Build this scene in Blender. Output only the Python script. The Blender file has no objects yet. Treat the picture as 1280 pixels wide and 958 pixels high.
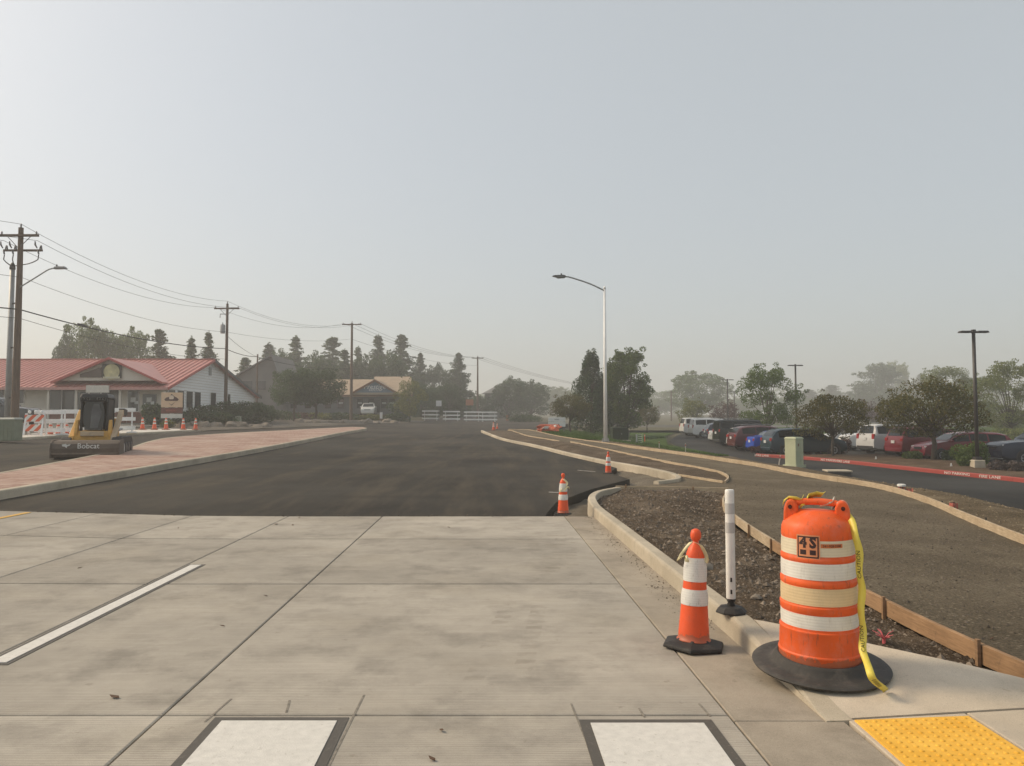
import bpy, bmesh, math, random
from mathutils import Vector, Matrix, noise
R = math.radians
random.seed(7)
sc = bpy.context.scene
COL = sc.collection
# ---------------------------------------------------------------- camera
F = 962.0                      # focal length in photo pixels (1280 wide)
PITCH = math.atan(49 / F)
CAM = Vector((0, 0, 1.6))
cam_d = bpy.data.cameras.new('camera'); cam = bpy.data.objects.new('camera', cam_d); COL.objects.link(cam)
cam_d.sensor_width = 36; cam_d.lens = 36 * F / 1280; cam_d.clip_start = .05; cam_d.clip_end = 6000
cam.location = CAM; cam.rotation_euler = (math.pi / 2 + PITCH, 0, 0); sc.camera = cam
# ---------------------------------------------------------------- sky, sun, exposure
SUN_EL, SUN_AZ = R(38), R(-76)          # azimuth from +Y (view direction) towards +X
w = bpy.data.worlds.new('World'); sc.world = w; w.use_nodes = True
wn, wl = w.node_tree.nodes, w.node_tree.links
bg = wn['Background']
sky = wn.new('ShaderNodeTexSky'); sky.sky_type = 'NISHITA'; sky.sun_disc = False
sky.sun_elevation = SUN_EL; sky.sun_rotation = SUN_AZ
sky.altitude = 900; sky.air_density = 1.0; sky.dust_density = 10.0; sky.ozone_density = 1.0
smoke = wn.new('ShaderNodeMix'); smoke.data_type = 'RGBA'; smoke.inputs[0].default_value = .45   # even smoke veil over the clear sky
smoke.inputs[7].default_value = (7.55, 7.8, 7.35, 1)
wl.new(sky.outputs[0], smoke.inputs[6]); wl.new(smoke.outputs[2], bg.inputs[0])
bg.inputs[1].default_value = .075
sun_d = bpy.data.lights.new('sun', 'SUN'); sun_d.energy = 1.5; sun_d.angle = R(14); sun_d.color = (1, .80, .55)
sun = bpy.data.objects.new('sun', sun_d); COL.objects.link(sun)
sd = Vector((math.sin(SUN_AZ) * math.cos(SUN_EL), math.cos(SUN_AZ) * math.cos(SUN_EL), math.sin(SUN_EL)))
sun.rotation_euler = sd.to_track_quat('Z', 'Y').to_euler()
sc.view_settings.view_transform = 'Standard'; sc.view_settings.look = 'None'
sc.view_settings.gamma = 1; sc.view_settings.exposure = 0.70
sc.render.engine = 'CYCLES'; sc.cycles.use_denoising = True
sc.cycles.max_bounces = 6; sc.cycles.volume_bounces = 1; sc.cycles.transparent_max_bounces = 12
sc.cycles.caustics_reflective = False; sc.cycles.caustics_refractive = False

# ---------------------------------------------------------------- the lie of the land
def ss(a, b, x):
    t = min(1, max(0, (x - a) / (b - a))); return t * t * (3 - 2 * t)
def interp(pts, y):
    if y <= pts[0][0]: return pts[0][1]
    for (a, u), (b, v) in zip(pts, pts[1:]):
        if y <= b: return u + (v - u) * (y - a) / (b - a)
    return pts[-1][1]
def G(x, y):                                   # road level: rises beyond the concrete, higher to the left
    return .0167 * min(400, max(0, y - 13.2)) + .025 * min(25, max(0, -x - 5))
XR = [(-20, 5.2), (4, 5.3), (10.2, 6.78), (14.5, 7.97), (17.5, 8.42), (20.9, 7.95), (25, 7.8), (32.6, 6.46), (39.7, 4.9), (49.3, 3.15), (65, 1.7), (110, 4)]   # right edge of the new path
def drop(x, y):                                # the car park lies about a metre below the road
    e = interp(XR, y)
    wdt = interp([(0, 6), (18, 5.2), (28, 5.4), (42, 7), (60, 9.5)], y)
    return -.95 * ss(e + .3, e + .3 + wdt, x)
def T(x, y): return G(x, y) + drop(x, y)
def ray(px, py):
    d = Vector(((px - 640) / F, 1, (479 - py) / F))
    c, s = math.cos(PITCH), math.sin(PITCH)
    return Vector((d.x, d.y * c - d.z * s, d.y * s + d.z * c))
def At(px, py, Y):                             # the point seen at a pixel, Y metres ahead
    d = ray(px, py); return CAM + d * (Y / d.y)
def U(px, py, dz=0, h=G):                      # the ground point seen at a pixel
    d = ray(px, py); lo, hi = 1.0, 900.0
    f = lambda t: (CAM.z + d.z * t) - (h(d.x * t, d.y * t) + dz)
    if f(hi) > 0: hi = 900
    for _ in range(50):
        m = (lo + hi) / 2
        if f(m) > 0: lo = m
        else: hi = m
    p = CAM + d * lo; p.z = h(p.x, p.y) + dz; return p
def XA(px, Y): return (px - 640) / F * Y
# ---------------------------------------------------------------- mesh helpers
def rot2(x, y, a):
    c, s = math.cos(a), math.sin(a); return x * c - y * s, x * s + y * c
class MB:
    def __init__(s): s.v = []; s.f = []
    def add(s, v, f):
        o = len(s.v); s.v += [tuple(p) for p in v]; s.f += [tuple(i + o for i in q) for q in f]; return s
    def box(s, c, d, rz=0, top=(1, 1), off=(0, 0), rx=0):
        hx, hy, hz = d[0] / 2, d[1] / 2, d[2] / 2; v = []
        for z, (tx, ty), (ox, oy) in ((-hz, (1, 1), (0, 0)), (hz, top, off)):
            for x, y in ((-hx, -hy), (hx, -hy), (hx, hy), (-hx, hy)):
                X, Y, Z = x * tx + ox, y * ty + oy, z
                if rx: Y, Z = rot2(Y, Z, rx)
                X, Y = rot2(X, Y, rz); v.append((X + c[0], Y + c[1], Z + c[2]))
        return s.add(v, [(3, 2, 1, 0), (4, 5, 6, 7), (0, 1, 5, 4), (1, 2, 6, 5), (2, 3, 7, 6), (3, 0, 4, 7)])
    def tube(s, pts, r, n=8, cap=True):
        pts = [Vector(p) for p in pts]; m = len(pts)
        rr = r if isinstance(r, (list, tuple)) else [r] * m
        v = []; up = None
        for i, p in enumerate(pts):
            t = (pts[min(i + 1, m - 1)] - pts[max(i - 1, 0)]).normalized()
            if up is None: up = Vector((0, 0, 1)) if abs(t.z) < .9 else Vector((1, 0, 0))
            a = t.cross(up).normalized(); b = a.cross(t).normalized(); up = b
            for k in range(n):
                q = 2 * math.pi * k / n; v.append(p + (a * math.cos(q) + b * math.sin(q)) * rr[i])
        f = [(i * n + k, i * n + (k + 1) % n, (i + 1) * n + (k + 1) % n, (i + 1) * n + k) for i in range(m - 1) for k in range(n)]
        if cap: f += [tuple(range(n - 1, -1, -1)), tuple((m - 1) * n + k for k in range(n))]
        return s.add(v, f)
    def lathe(s, prof, n=24, c=(0, 0, 0), cap=True, ax='z'):
        v = []
        for r, z in prof:
            for k in range(n):
                q = 2 * math.pi * k / n; x, y = r * math.cos(q), r * math.sin(q)
                p = (x, y, z) if ax == 'z' else ((z, x, y) if ax == 'x' else (x, z, y))
                v.append((p[0] + c[0], p[1] + c[1], p[2] + c[2]))
        m = len(prof)
        f = [(i * n + k, i * n + (k + 1) % n, (i + 1) * n + (k + 1) % n, (i + 1) * n + k) for i in range(m - 1) for k in range(n)]
        if cap: f += [tuple(range(n - 1, -1, -1)), tuple((m - 1) * n + k for k in range(n))]
        return s.add(v, f)
    def prism(s, poly, a, b, ax='z'):
        n = len(poly)
        m = {'z': lambda x, y, t: (x, y, t), 'y': lambda x, y, t: (x, t, y), 'x': lambda x, y, t: (t, x, y)}[ax]
        v = [m(x, y, a) for x, y in poly] + [m(x, y, b) for x, y in poly]
        return s.add(v, [tuple(range(n - 1, -1, -1)), tuple(range(n, 2 * n))] + [(k, (k + 1) % n, n + (k + 1) % n, n + k) for k in range(n)])
    def sweep(s, path, prof, cap=True):        # profile: (to the right of travel, up)
        path = [Vector(p) for p in path]; m = len(path); v = []
        for i, p in enumerate(path):
            t = path[min(i + 1, m - 1)] - path[max(i - 1, 0)]; t.z = 0; t.normalize(); r = Vector((t.y, -t.x, 0))
            pf = prof(i / (m - 1)) if callable(prof) else prof; n = len(pf)
            for a, b in pf: v.append(p + r * a + Vector((0, 0, b)))
        f = [(i * n + k, (i + 1) * n + k, (i + 1) * n + (k + 1) % n, i * n + (k + 1) % n) for i in range(m - 1) for k in range(n)]
        if cap: f += [tuple(range(n)), tuple((m - 1) * n + k for k in range(n - 1, -1, -1))]
        return s.add(v, f)
    def mesh(s, name, mat, smooth=False):
        me = bpy.data.meshes.new(name); me.from_pydata(s.v, [], s.f)
        for m in (mat if isinstance(mat, (list, tuple)) else [mat]): me.materials.append(m)
        bm = bmesh.new(); bm.from_mesh(me); bmesh.ops.recalc_face_normals(bm, faces=bm.faces); bm.to_mesh(me); bm.free()
        if smooth: me.shade_smooth()
        return me
    def build(s, name, mat, parent=None, smooth=False, bevel=0, sub=0, kind=None, loc=None, auto=0):
        o = link(name, s.mesh(name, mat, smooth or bool(auto)), parent)
        if auto: sharp(o.data, auto)
        if bevel:
            b = o.modifiers.new('bevel', 'BEVEL'); b.width = bevel; b.segments = 2; b.limit_method = 'ANGLE'; b.angle_limit = R(35)
        if sub:
            b = o.modifiers.new('sub', 'SUBSURF'); b.levels = b.render_levels = sub
        if kind: o['kind'] = kind
        if loc is not None: o.location = loc
        return o
def sharp(me, deg):
    bm = bmesh.new(); bm.from_mesh(me)
    for e in bm.edges:
        if len(e.link_faces) == 2 and e.calc_face_angle(0) > R(deg): e.smooth = False
    bm.to_mesh(me); bm.free()
def link(name, me, parent=None, loc=None, rz=None):
    o = bpy.data.objects.new(name, me); COL.objects.link(o)
    if parent: o.parent = parent
    if loc is not None: o.location = loc
    if rz is not None: o.rotation_euler = (0, 0, rz)
    return o
def tag(o, label, cat, group=None):
    o['label'] = label; o['category'] = cat
    if group: o['group'] = group
    return o
def thing(name, label, cat, loc=(0, 0, 0), rz=0, group=None):
    return tag(link(name, None, None, loc, rz), label, cat, group)
def struct(o): o['kind'] = 'structure'; return o
def copy_tree(o, parent=None):
    c = o.copy(); COL.objects.link(c); c.parent = parent
    for ch in [q for q in o.children]: copy_tree(ch, c)
    return c
def dup(root, loc, rz, label, scale=None, group=None):
    c = copy_tree(root); c.location = loc; c.rotation_euler = (0, 0, rz); c['label'] = label
    if scale: c.scale = scale if isinstance(scale, (tuple, list)) else (scale,) * 3
    if group: c['group'] = group
    return c
def spline(pts, step=.3):
    pts = [Vector(p) for p in pts]; out = []
    for i in range(len(pts) - 1):
        p0, p1, p2, p3 = pts[max(i - 1, 0)], pts[i], pts[i + 1], pts[min(i + 2, len(pts) - 1)]
        k = max(1, int((p2 - p1).length / step))
        for j in range(k):
            t = j / k
            out.append(.5 * ((2 * p1) + (p2 - p0) * t + (2 * p0 - 5 * p1 + 4 * p2 - p3) * t * t + (3 * p1 - p0 - 3 * p2 + p3) * t ** 3))
    return out + [pts[-1]]
def sheet(name, poly, h, mat, step=1.0, skirt=0, smooth=True, parent=None, stepx=None):
    """a ground sheet with an exact outline that follows the height h(x, y)"""
    bm = bmesh.new(); f = bm.faces.new([bm.verts.new((p[0], p[1], 0)) for p in poly])
    bmesh.ops.triangulate(bm, faces=[f])
    for ax in (0, 1):
        a, b = min(p[ax] for p in poly), max(p[ax] for p in poly); st = (stepx or step) if ax == 0 else step
        cuts = st if isinstance(st, list) else [a + st * k for k in range(1, int((b - a) / st) + 1)]
        for c in cuts:
            if not a < c < b: continue
            co = Vector((0, 0, 0)); co[ax] = c; no = Vector((0, 0, 0)); no[ax] = 1
            bmesh.ops.bisect_plane(bm, geom=bm.verts[:] + bm.edges[:] + bm.faces[:], plane_co=co, plane_no=no)
    for v in bm.verts: v.co.z = h(v.co.x, v.co.y)
    bmesh.ops.recalc_face_normals(bm, faces=bm.faces)
    if sum(f.normal.z for f in bm.faces) < 0: bmesh.ops.reverse_faces(bm, faces=bm.faces)
    if skirt:
        r = bmesh.ops.extrude_edge_only(bm, edges=[e for e in bm.edges if e.is_boundary])
        for v in r['geom']:
            if isinstance(v, bmesh.types.BMVert): v.co.z -= skirt
    me = bpy.data.meshes.new(name); bm.to_mesh(me); bm.free(); me.materials.append(mat)
    if smooth: me.shade_smooth(); sharp(me, 50)
    return link(name, me, parent)
def text_mesh(txt, size, mat, depth=.004, italic=0, align='CENTER', name='lettering', bold=0):
    cu = bpy.data.curves.new('t', 'FONT'); cu.body = txt; cu.size = size; cu.align_x = align; cu.align_y = 'CENTER'
    cu.extrude = depth; cu.offset = bold; cu.shear = italic; cu.resolution_u = 2
    o = bpy.data.objects.new('t', cu); COL.objects.link(o)
    me = bpy.data.meshes.new_from_object(o.evaluated_get(bpy.context.evaluated_depsgraph_get()))
    bpy.data.objects.remove(o); bpy.data.curves.remove(cu); me.name = name; me.materials.clear(); me.materials.append(mat)
    return me
def text(txt, size, mat, parent, loc, rot=(R(90), 0, 0), depth=.004, name='lettering', italic=0, sx=1):
    o = link(name, text_mesh(txt, size, mat, depth, italic, name=name), parent); o.location = loc; o.rotation_euler = rot
    o.scale = (sx, 1, 1); return o
# ---------------------------------------------------------------- materials
class NT:
    def __init__(s, name):
        s.m = bpy.data.materials.new(name); s.m.use_nodes = True; s.t = s.m.node_tree
        s.b = s.t.nodes['Principled BSDF']
    def n(s, kind, **k):
        o = s.t.nodes.new('ShaderNode' + kind)
        for a, v in k.items(): setattr(o, a, v)
        return o
    def l(s, a, b): s.t.links.new(a, b)
    def pos(s, world, scale=None):
        o = s.n('NewGeometry').outputs['Position'] if world else s.n('TexCoord').outputs['Object']
        if scale:
            m = s.n('Mapping'); m.inputs['Scale'].default_value = scale; s.l(o, m.inputs[0]); o = m.outputs[0]
        return o
    def noise(s, co, scale, detail=4, rough=.55):
        o = s.n('TexNoise'); o.inputs['Scale'].default_value = scale; o.inputs['Detail'].default_value = detail
        o.inputs['Roughness'].default_value = rough; s.l(co, o.inputs['Vector']); return o.outputs[0]
    def ramp(s, fac, stops):
        o = s.n('ValToRGB'); e = o.color_ramp.elements
        while len(e) < len(stops): e.new(.5)
        for q, (p, c) in zip(e, stops):
            q.position = p; q.color = (c if hasattr(c, '__len__') else (c, c, c)) + (1,) if hasattr(c, '__len__') else (c, c, c, 1)
        s.l(fac, o.inputs[0]); return o.outputs[0]
    def mix(s, fac, a, b, mode='MIX'):
        o = s.n('Mix', data_type='RGBA', blend_type=mode)
        for v, i in ((fac, 0), (a, 6), (b, 7)):
            if hasattr(v, 'is_output'): s.l(v, o.inputs[i])
            else: o.inputs[i].default_value = v if i == 0 else tuple(v) + (1,)
        return o.outputs[2]
    def math(s, op, a, b=0):
        o = s.n('Math', operation=op)
        for i, v in enumerate((a, b)):
            if hasattr(v, 'is_output'): s.l(v, o.inputs[i])
            else: o.inputs[i].default_value = v
        return o.outputs[0]
    def bump(s, hgt, strength, dist=.01, prev=None):
        o = s.n('Bump'); o.inputs['Strength'].default_value = strength; o.inputs['Distance'].default_value = dist
        s.l(hgt, o.inputs['Height'])
        if prev: s.l(prev, o.inputs['Normal'])
        return o.outputs[0]
    def done(s, col=None, rough=.7, nrm=None, metal=0, spec=None):
        if col is not None:
            if hasattr(col, 'is_output'): s.l(col, s.b.inputs['Base Color'])
            else: s.b.inputs['Base Color'].default_value = tuple(col) + (1,)
        if hasattr(rough, 'is_output'): s.l(rough, s.b.inputs['Roughness'])
        else: s.b.inputs['Roughness'].default_value = rough
        if nrm: s.l(nrm, s.b.inputs['Normal'])
        s.b.inputs['Metallic'].default_value = metal
        if spec is not None: s.b.inputs['Specular IOR Level'].default_value = spec
        return s.m
_mc = {}
def M(name, c, rough=.6, var=.18, scale=6, bump=0, bscale=60, metal=0, world=False, dirt=0, dirtc=(.12, .1, .08), spec=None, stretch=None):
    if name in _mc: return _mc[name]
    t = NT(name); co = t.pos(world, stretch)
    k = lambda f: tuple(min(1, x * f) for x in c)
    col = t.ramp(t.noise(co, scale), [(.3, k(1 - var)), (.7, k(1 + var))])
    if dirt: col = t.mix(t.ramp(t.noise(co, scale * 2.3, 6, .7), [(.5, 0), (.72, dirt)]), col, dirtc)
    nr = t.bump(t.noise(co, bscale, 3), bump) if bump else None
    _mc[name] = t.done(col, rough, nr, metal, spec); return _mc[name]
def glass(name, c=(.02, .025, .03), rough=.06):
    if name in _mc: return _mc[name]
    t = NT(name); _mc[name] = t.done(c, rough, None, 0, .8); return _mc[name]
# ================================================================ ground materials
def m_concrete(name, base, tine=True, stain=.35, seed=0):
    t = NT(name); p = t.pos(True)
    mp = t.n('Mapping'); mp.inputs['Location'].default_value = (seed * 3.1, seed * 1.7, 0); t.l(p, mp.inputs[0]); q = mp.outputs[0]
    rnd = t.n('ObjectInfo').outputs['Random']
    k = lambda f: tuple(x * f for x in base)
    col = t.ramp(t.noise(q, .55, 5, .6), [(.36, k(.86)), (.5, k(1)), (.64, k(1.15))])
    warm = t.noise(q, .9, 3); col = t.mix(t.ramp(warm, [(.5, 0), (.7, .3)]), col, (base[0] * .92, base[1] * .88, base[2] * .80))
    mot = t.noise(q, 3.4, 7, .7); col = t.mix(1, col, t.ramp(mot, [(.32, .90), (.5, 1), (.68, 1.08)]), 'MULTIPLY')
    spot = t.ramp(t.noise(q, 11, 3, .6), [(.66, 0), (.74, .45)]); col = t.mix(spot, col, (base[0] * .55, base[1] * .52, base[2] * .48))
    dk = t.ramp(t.noise(q, 1.6, 8, .68), [(.50, 0), (.68, stain)]); col = t.mix(dk, col, (base[0] * .5, base[1] * .5, base[2] * .5))
    col = t.mix(1, col, t.ramp(rnd, [(0, .90), (1, 1.06)]), 'MULTIPLY')
    pore = t.ramp(t.noise(q, 95, 2, .7), [(.26, .55), (.36, 1)]); col = t.mix(.8, col, pore, 'MULTIPLY')
    fine = t.ramp(t.noise(q, 230, 3, .8), [(.3, .76), (.7, 1.2)]); col = t.mix(1, col, fine, 'MULTIPLY')
    h = t.noise(q, 240, 3); nr = t.bump(h, .25, .004)
    if tine:
        sp = t.n('SeparateXYZ'); t.l(p, sp.inputs[0])
        y = t.math('ADD', sp.outputs[1], t.math('MULTIPLY', t.noise(q, 1.5, 2), .02))
        wv = t.math('SINE', t.math('MULTIPLY', y, 2 * math.pi / .026))
        msk = t.ramp(t.noise(t.pos(True, (.8, 2.2, 1)), 1.2, 4), [(.36, .25), (.62, 1)])
        near = t.math('SUBTRACT', 1.25, t.math('MULTIPLY', sp.outputs[1], .10)); near = t.math('MAXIMUM', near, .12)
        wv2 = t.math('MULTIPLY', t.math('MULTIPLY', wv, msk), near)
        col = t.mix(1, col, t.ramp(t.math('ADD', t.math('MULTIPLY', wv2, .5), .5), [(0, .85), (1, 1.06)]), 'MULTIPLY')
        strk = t.noise(t.pos(True, (.7, 26, 1)), 1.3, 6, .7)
        col = t.mix(1, col, t.ramp(strk, [(.35, .93), (.65, 1.04)]), 'MULTIPLY')
        nr = t.bump(wv2, .35, .003, nr)
        # tyre tread prints: short cross bars inside long soft tracks that curve over the slabs
        def track(x0, x1, bend, wid, y0, y1, sp_):
            c = t.math('ADD', x0, t.math('MULTIPLY', sp.outputs[1], (x1 - x0) / 10))
            d = t.math('ABSOLUTE', t.math('SUBTRACT', sp.outputs[0], t.math('ADD', c, t.math('MULTIPLY', t.math('POWER', sp.outputs[1], 2), bend))))
            lat = t.math('SUBTRACT', 1, t.math('SMOOTH_MIN', 1, t.math('DIVIDE', d, wid)))
            bar = t.math('GREATER_THAN', t.math('SINE', t.math('ADD', t.math('MULTIPLY', sp.outputs[1], 2 * math.pi / sp_), t.math('MULTIPLY', t.noise(q, 7, 4), 5.5))), -.1)
            win = t.math('MULTIPLY', t.math('GREATER_THAN', sp.outputs[1], y0), t.math('LESS_THAN', sp.outputs[1], y1))
            return t.math('MULTIPLY', t.math('MULTIPLY', t.math('GREATER_THAN', t.math('ADD', lat, t.math('MULTIPLY', t.noise(q, 9), .5)), .5), bar), win)
        for a in ((-.75, .3, 0, .085, 4.8, 7.0, .17), (-.42, .55, 0, .085, 4.9, 6.9, .17), (-.2, .5, 0, .10, 8.0, 11.2, .2), (.2, .75, 0, .09, 8.0, 11, .2), (-.4, .6, 0, .10, 8.2, 11, .2)):
            f = t.math('MULTIPLY', track(*a), t.ramp(t.noise(q, 3.3, 3), [(.44, .0), (.68, .5)]))
            col = t.mix(f, col, (base[0] * .55, base[1] * .53, base[2] * .5))
    return t.done(col, .88, nr, 0, .18)
CONC = m_concrete('concrete_tined', (.395, .362, .31), True, .55)
GUT = m_concrete('concrete_smooth', (.35, .305, .245), False, .5, 4)
KERB = m_concrete('concrete_kerb', (.47, .415, .325), False, .35, 9)
WALK = m_concrete('concrete_walk', (.53, .46, .365), False, .3, 13)
def m_asphalt(name, c, light=.35):
    t = NT(name); p = t.pos(True); k = lambda f: tuple(x * f for x in c)
    col = t.ramp(t.noise(p, .16, 5, .6), [(.32, k(.55)), (.68, k(1.6))])
    st = t.noise(t.pos(True, (1.6, .22, 1)), .9, 6, .65)
    col = t.mix(t.ramp(st, [(.46, 0), (.72, light)]), col, (c[0] * 2.3, c[1] * 2.15, c[2] * 1.95))
    sm = t.noise(t.pos(True, (.12, .9, 1)), 1.1, 4, .6); col = t.mix(t.ramp(sm, [(.55, 0), (.75, .4)]), col, k(.6))
    col = t.mix(1, col, t.ramp(t.noise(p, 140, 2, .8), [(.3, .6), (.7, 1.45)]), 'MULTIPLY')
    return t.done(col, t.ramp(st, [(.3, .8), (.7, .95)]), t.bump(t.noise(p, 160, 2, .8), .5, .006), 0, .12)
ASPH = m_asphalt('asphalt_new', (.038, .0345, .029), .9); ASPH2 = m_asphalt('asphalt_car_park', (.032, .032, .031), .3); ASPH3 = m_asphalt('asphalt_old', (.11, .108, .10))
def m_soil(name, a, b, c, sc_=1.0, stone=.5, bstr=.9):
    t = NT(name); p = t.pos(True)
    col = t.ramp(t.noise(p, .8 * sc_, 6, .65), [(.3, a), (.55, b), (.75, c)])
    v = t.n('TexVoronoi', feature='F1'); v.inputs['Scale'].default_value = 34 * sc_; t.l(p, v.inputs['Vector'])
    v.inputs['Randomness'].default_value = 1
    sep = t.n('SeparateColor'); t.l(v.outputs['Color'], sep.inputs[0])
    peb = t.math('MULTIPLY', t.math('LESS_THAN', v.outputs['Distance'], .38), t.math('GREATER_THAN', sep.outputs[0], 1 - stone * .5))
    col = t.mix(t.math('MULTIPLY', peb, .55), col, (c[0] * 1.3, c[1] * 1.3, c[2] * 1.3))
    col = t.mix(1, col, t.ramp(t.noise(p, 60 * sc_, 4, .75), [(.28, .45), (.7, 1.35)]), 'MULTIPLY')
    nr = t.bump(t.noise(p, 14 * sc_, 8, .75), bstr, .05)
    nr = t.bump(v.outputs['Distance'], .5, -.02, nr)
    return t.done(col, .97, nr, 0, .05)
SOIL = m_soil('soil_bed', (.070, .052, .037), (.14, .108, .078), (.27, .22, .165), 1.3, .9, 1)
DARK = m_soil('soil_path', (.12, .10, .072), (.175, .146, .106), (.24, .205, .15), .8, .5, 1)
GRAV = m_soil('gravel_base', (.13, .11, .085), (.19, .165, .13), (.27, .24, .19), 1.3, 1, .8)
STRAW = m_soil('soil_straw', (.10, .078, .05), (.16, .125, .083), (.26, .21, .14), 1, .6, 1)
MULCH = m_soil('mulch', (.08, .055, .035), (.14, .10, .07), (.22, .165, .12), 1.2, .5, 1)
VERGE = m_soil('verge_gravel', (.10, .09, .075), (.15, .135, .115), (.22, .20, .175), .6, .8, .6)
GRASS = m_soil('lawn_grass', (.045, .075, .018), (.065, .105, .025), (.085, .12, .035), .6, 0, 1)
DRY = m_soil('dry_ground', (.10, .095, .06), (.13, .12, .08), (.17, .15, .10), .3, 0, .5)
def m_paver():
    t = NT('red_paver'); p = t.pos(True)
    rot = t.n('Mapping'); rot.inputs['Rotation'].default_value = (0, 0, R(2)); t.l(p, rot.inputs[0])
    br = t.n('TexBrick'); br.inputs['Scale'].default_value = 1; br.inputs['Brick Width'].default_value = .62; br.inputs['Row Height'].default_value = .31
    br.inputs['Mortar Size'].default_value = .014; br.inputs['Mortar Smooth'].default_value = .2; br.inputs['Bias'].default_value = -.1
    br.inputs['Color1'].default_value = (.37, .25, .20, 1); br.inputs['Color2'].default_value = (.42, .31, .255, 1); br.inputs['Mortar'].default_value = (.20, .10, .08, 1)
    t.l(rot.outputs[0], br.inputs['Vector'])
    col = t.mix(t.ramp(t.noise(p, 1.3, 5, .7), [(.50, 0), (.66, .75)]), br.outputs['Color'], (.20, .085, .065))
    col = t.mix(t.ramp(t.noise(p, .5, 4, .6), [(.45, 0), (.7, .5)]), col, (.52, .43, .36))
    return t.done(col, .85, t.bump(br.outputs['Fac'], .6, -.02), 0, .2)
PAVER = m_paver()
def m_wood(name, c, dirt=.3):
    t = NT(name); p = t.pos(False); k = lambda f: tuple(x * f for x in c)
    col = t.ramp(t.noise(t.pos(True, (6, 6, 70)), 1, 5, .6), [(.3, k(.7)), (.6, k(1.0)), (.8, k(1.2))])
    col = t.mix(t.ramp(t.noise(t.pos(True), 1.7, 6, .7), [(.45, 0), (.7, dirt)]), col, (.20, .12, .065))
    col = t.mix(t.ramp(t.noise(t.pos(True), 14, 4, .7), [(.6, 0), (.75, dirt)]), col, (.12, .085, .06))
    return t.done(col, .8, t.bump(t.noise(t.pos(True, (10, 10, 120)), 1, 4), .3, .004), 0, .2)
WOOD = m_wood('form_lumber', (.50, .40, .275), .4); WOODR = m_wood('form_lumber_brown', (.36, .225, .125), .6)
def m_paint(name, c, wear=.5, under=(.30, .27, .22)):
    t = NT(name); p = t.pos(True); k = lambda f: tuple(min(1, x * f) for x in c)
    col = t.ramp(t.noise(p, 20, 4), [(.3, k(.9)), (.7, k(1.06))])
    col = t.mix(t.ramp(t.noise(p, 34, 5, .75), [(.60, 0), (.66, wear)]), col, under)
    return t.done(col, .6, t.bump(t.noise(p, 120, 3), .5, .004), 0, .4)
WPAINT = m_paint('road_paint_white', (.64, .62, .575), .5); YPAINT = m_paint('road_paint_yellow', (.62, .36, .06), .4)
BORDER = m_paint('contrast_border', (.085, .075, .062), .35); REDP = m_paint('kerb_paint_red', (.33, .05, .038), .35, (.3, .22, .2))

# ================================================================ base ground
def hbase(x, y): return T(x, y) - .34 * (1 - ss(62, 75, y)) * (1 - ss(26, 34, abs(x))) - .06
gx = [-1600, -600, -300, -150, -90, -60] + [-40 + 4 * k for k in range(30)] + [90, 130, 200, 350, 700, 1600]
gy = [-60, -30] + [-10 + 4 * k for k in range(40)] + [165, 190, 230, 300, 420, 700, 1100, 1700]
mb = MB(); mb.v = [(x, y, hbase(x, y)) for y in gy for x in gx]; nx = len(gx)
mb.f = [(j * nx + i, j * nx + i + 1, (j + 1) * nx + i + 1, (j + 1) * nx + i) for j in range(len(gy) - 1) for i in range(nx - 1)]
struct(mb.build('ground', DRY, smooth=True))

# ================================================================ concrete road: slabs with joints
def RC(u, v): return (u - .033 * v, v)
def slab(poly, h, mat, parent, name='concrete_slab', gap=.004, ch=.006, depth=.09):
    c = Vector((sum(p[0] for p in poly) / len(poly), sum(p[1] for p in poly) / len(poly)))
    n = len(poly); ar = sum(poly[i][0] * poly[(i + 1) % n][1] - poly[(i + 1) % n][0] * poly[i][1] for i in range(n))
    P = [Vector(p) for p in (poly if ar > 0 else poly[::-1])]
    def inset(d):
        out = []
        for i in range(n):
            a, b, q = P[i - 1], P[i], P[(i + 1) % n]
            e1, e2 = (b - a).normalized(), (q - b).normalized(); n1, n2 = Vector((-e1.y, e1.x)), Vector((-e2.y, e2.x))
            m = (n1 + n2); out.append(b + m * (d / max(.3, (1 + n1.dot(n2)))))
        return out
    a, b = inset(gap), inset(gap + ch); v = []
    v += [(p.x, p.y, h(p.x, p.y) - depth) for p in a] + [(p.x, p.y, h(p.x, p.y) - ch * .7) for p in a] + [(p.x, p.y, h(p.x, p.y)) for p in b]
    f = [tuple(2 * n + k for k in range(n))]
    for r in (0, 1): f += [(r * n + k, r * n + (k + 1) % n, (r + 1) * n + (k + 1) % n, (r + 1) * n + k) for k in range(n)]
    m = MB().add(v, f); return m.build(name, mat, parent)
JOINT = M('joint_filler', (.045, .04, .033), .9, .2, 4, world=True)
UB = [-12.8, -11.4, -9.8, -8.2, -6.6, -5.0, -3.37, -1.77, 1.33]; VB = [-4, -.4, 4.30, 7.72, 10.66, 13.2]
croad = struct(sheet('concrete_road', [RC(-12.8, -4), RC(1.95, -4), RC(1.95, 4.2), RC(1.86, 5.8), RC(1.86, 13.2), RC(-12.8, 13.2)], lambda x, y: G(x, y) - .03, JOINT, 4, smooth=False))
for i in range(len(UB) - 1):
    for j in range(len(VB) - 1):
        e0, e1 = (0, 0, .002, .010, .016, 0)[j], (0, 0, .002, .010, .016, 0)[j + 1]; slab([RC(UB[i], VB[j] + e0), RC(UB[i + 1], VB[j] + e0), RC(UB[i + 1], VB[j + 1] - e1), RC(UB[i], VB[j + 1] - e1)], G, CONC, croad, gap=.006, ch=.008)
GV = [-4, -.4, 4.22, 7.55, 10.6, 13.2]
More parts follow.
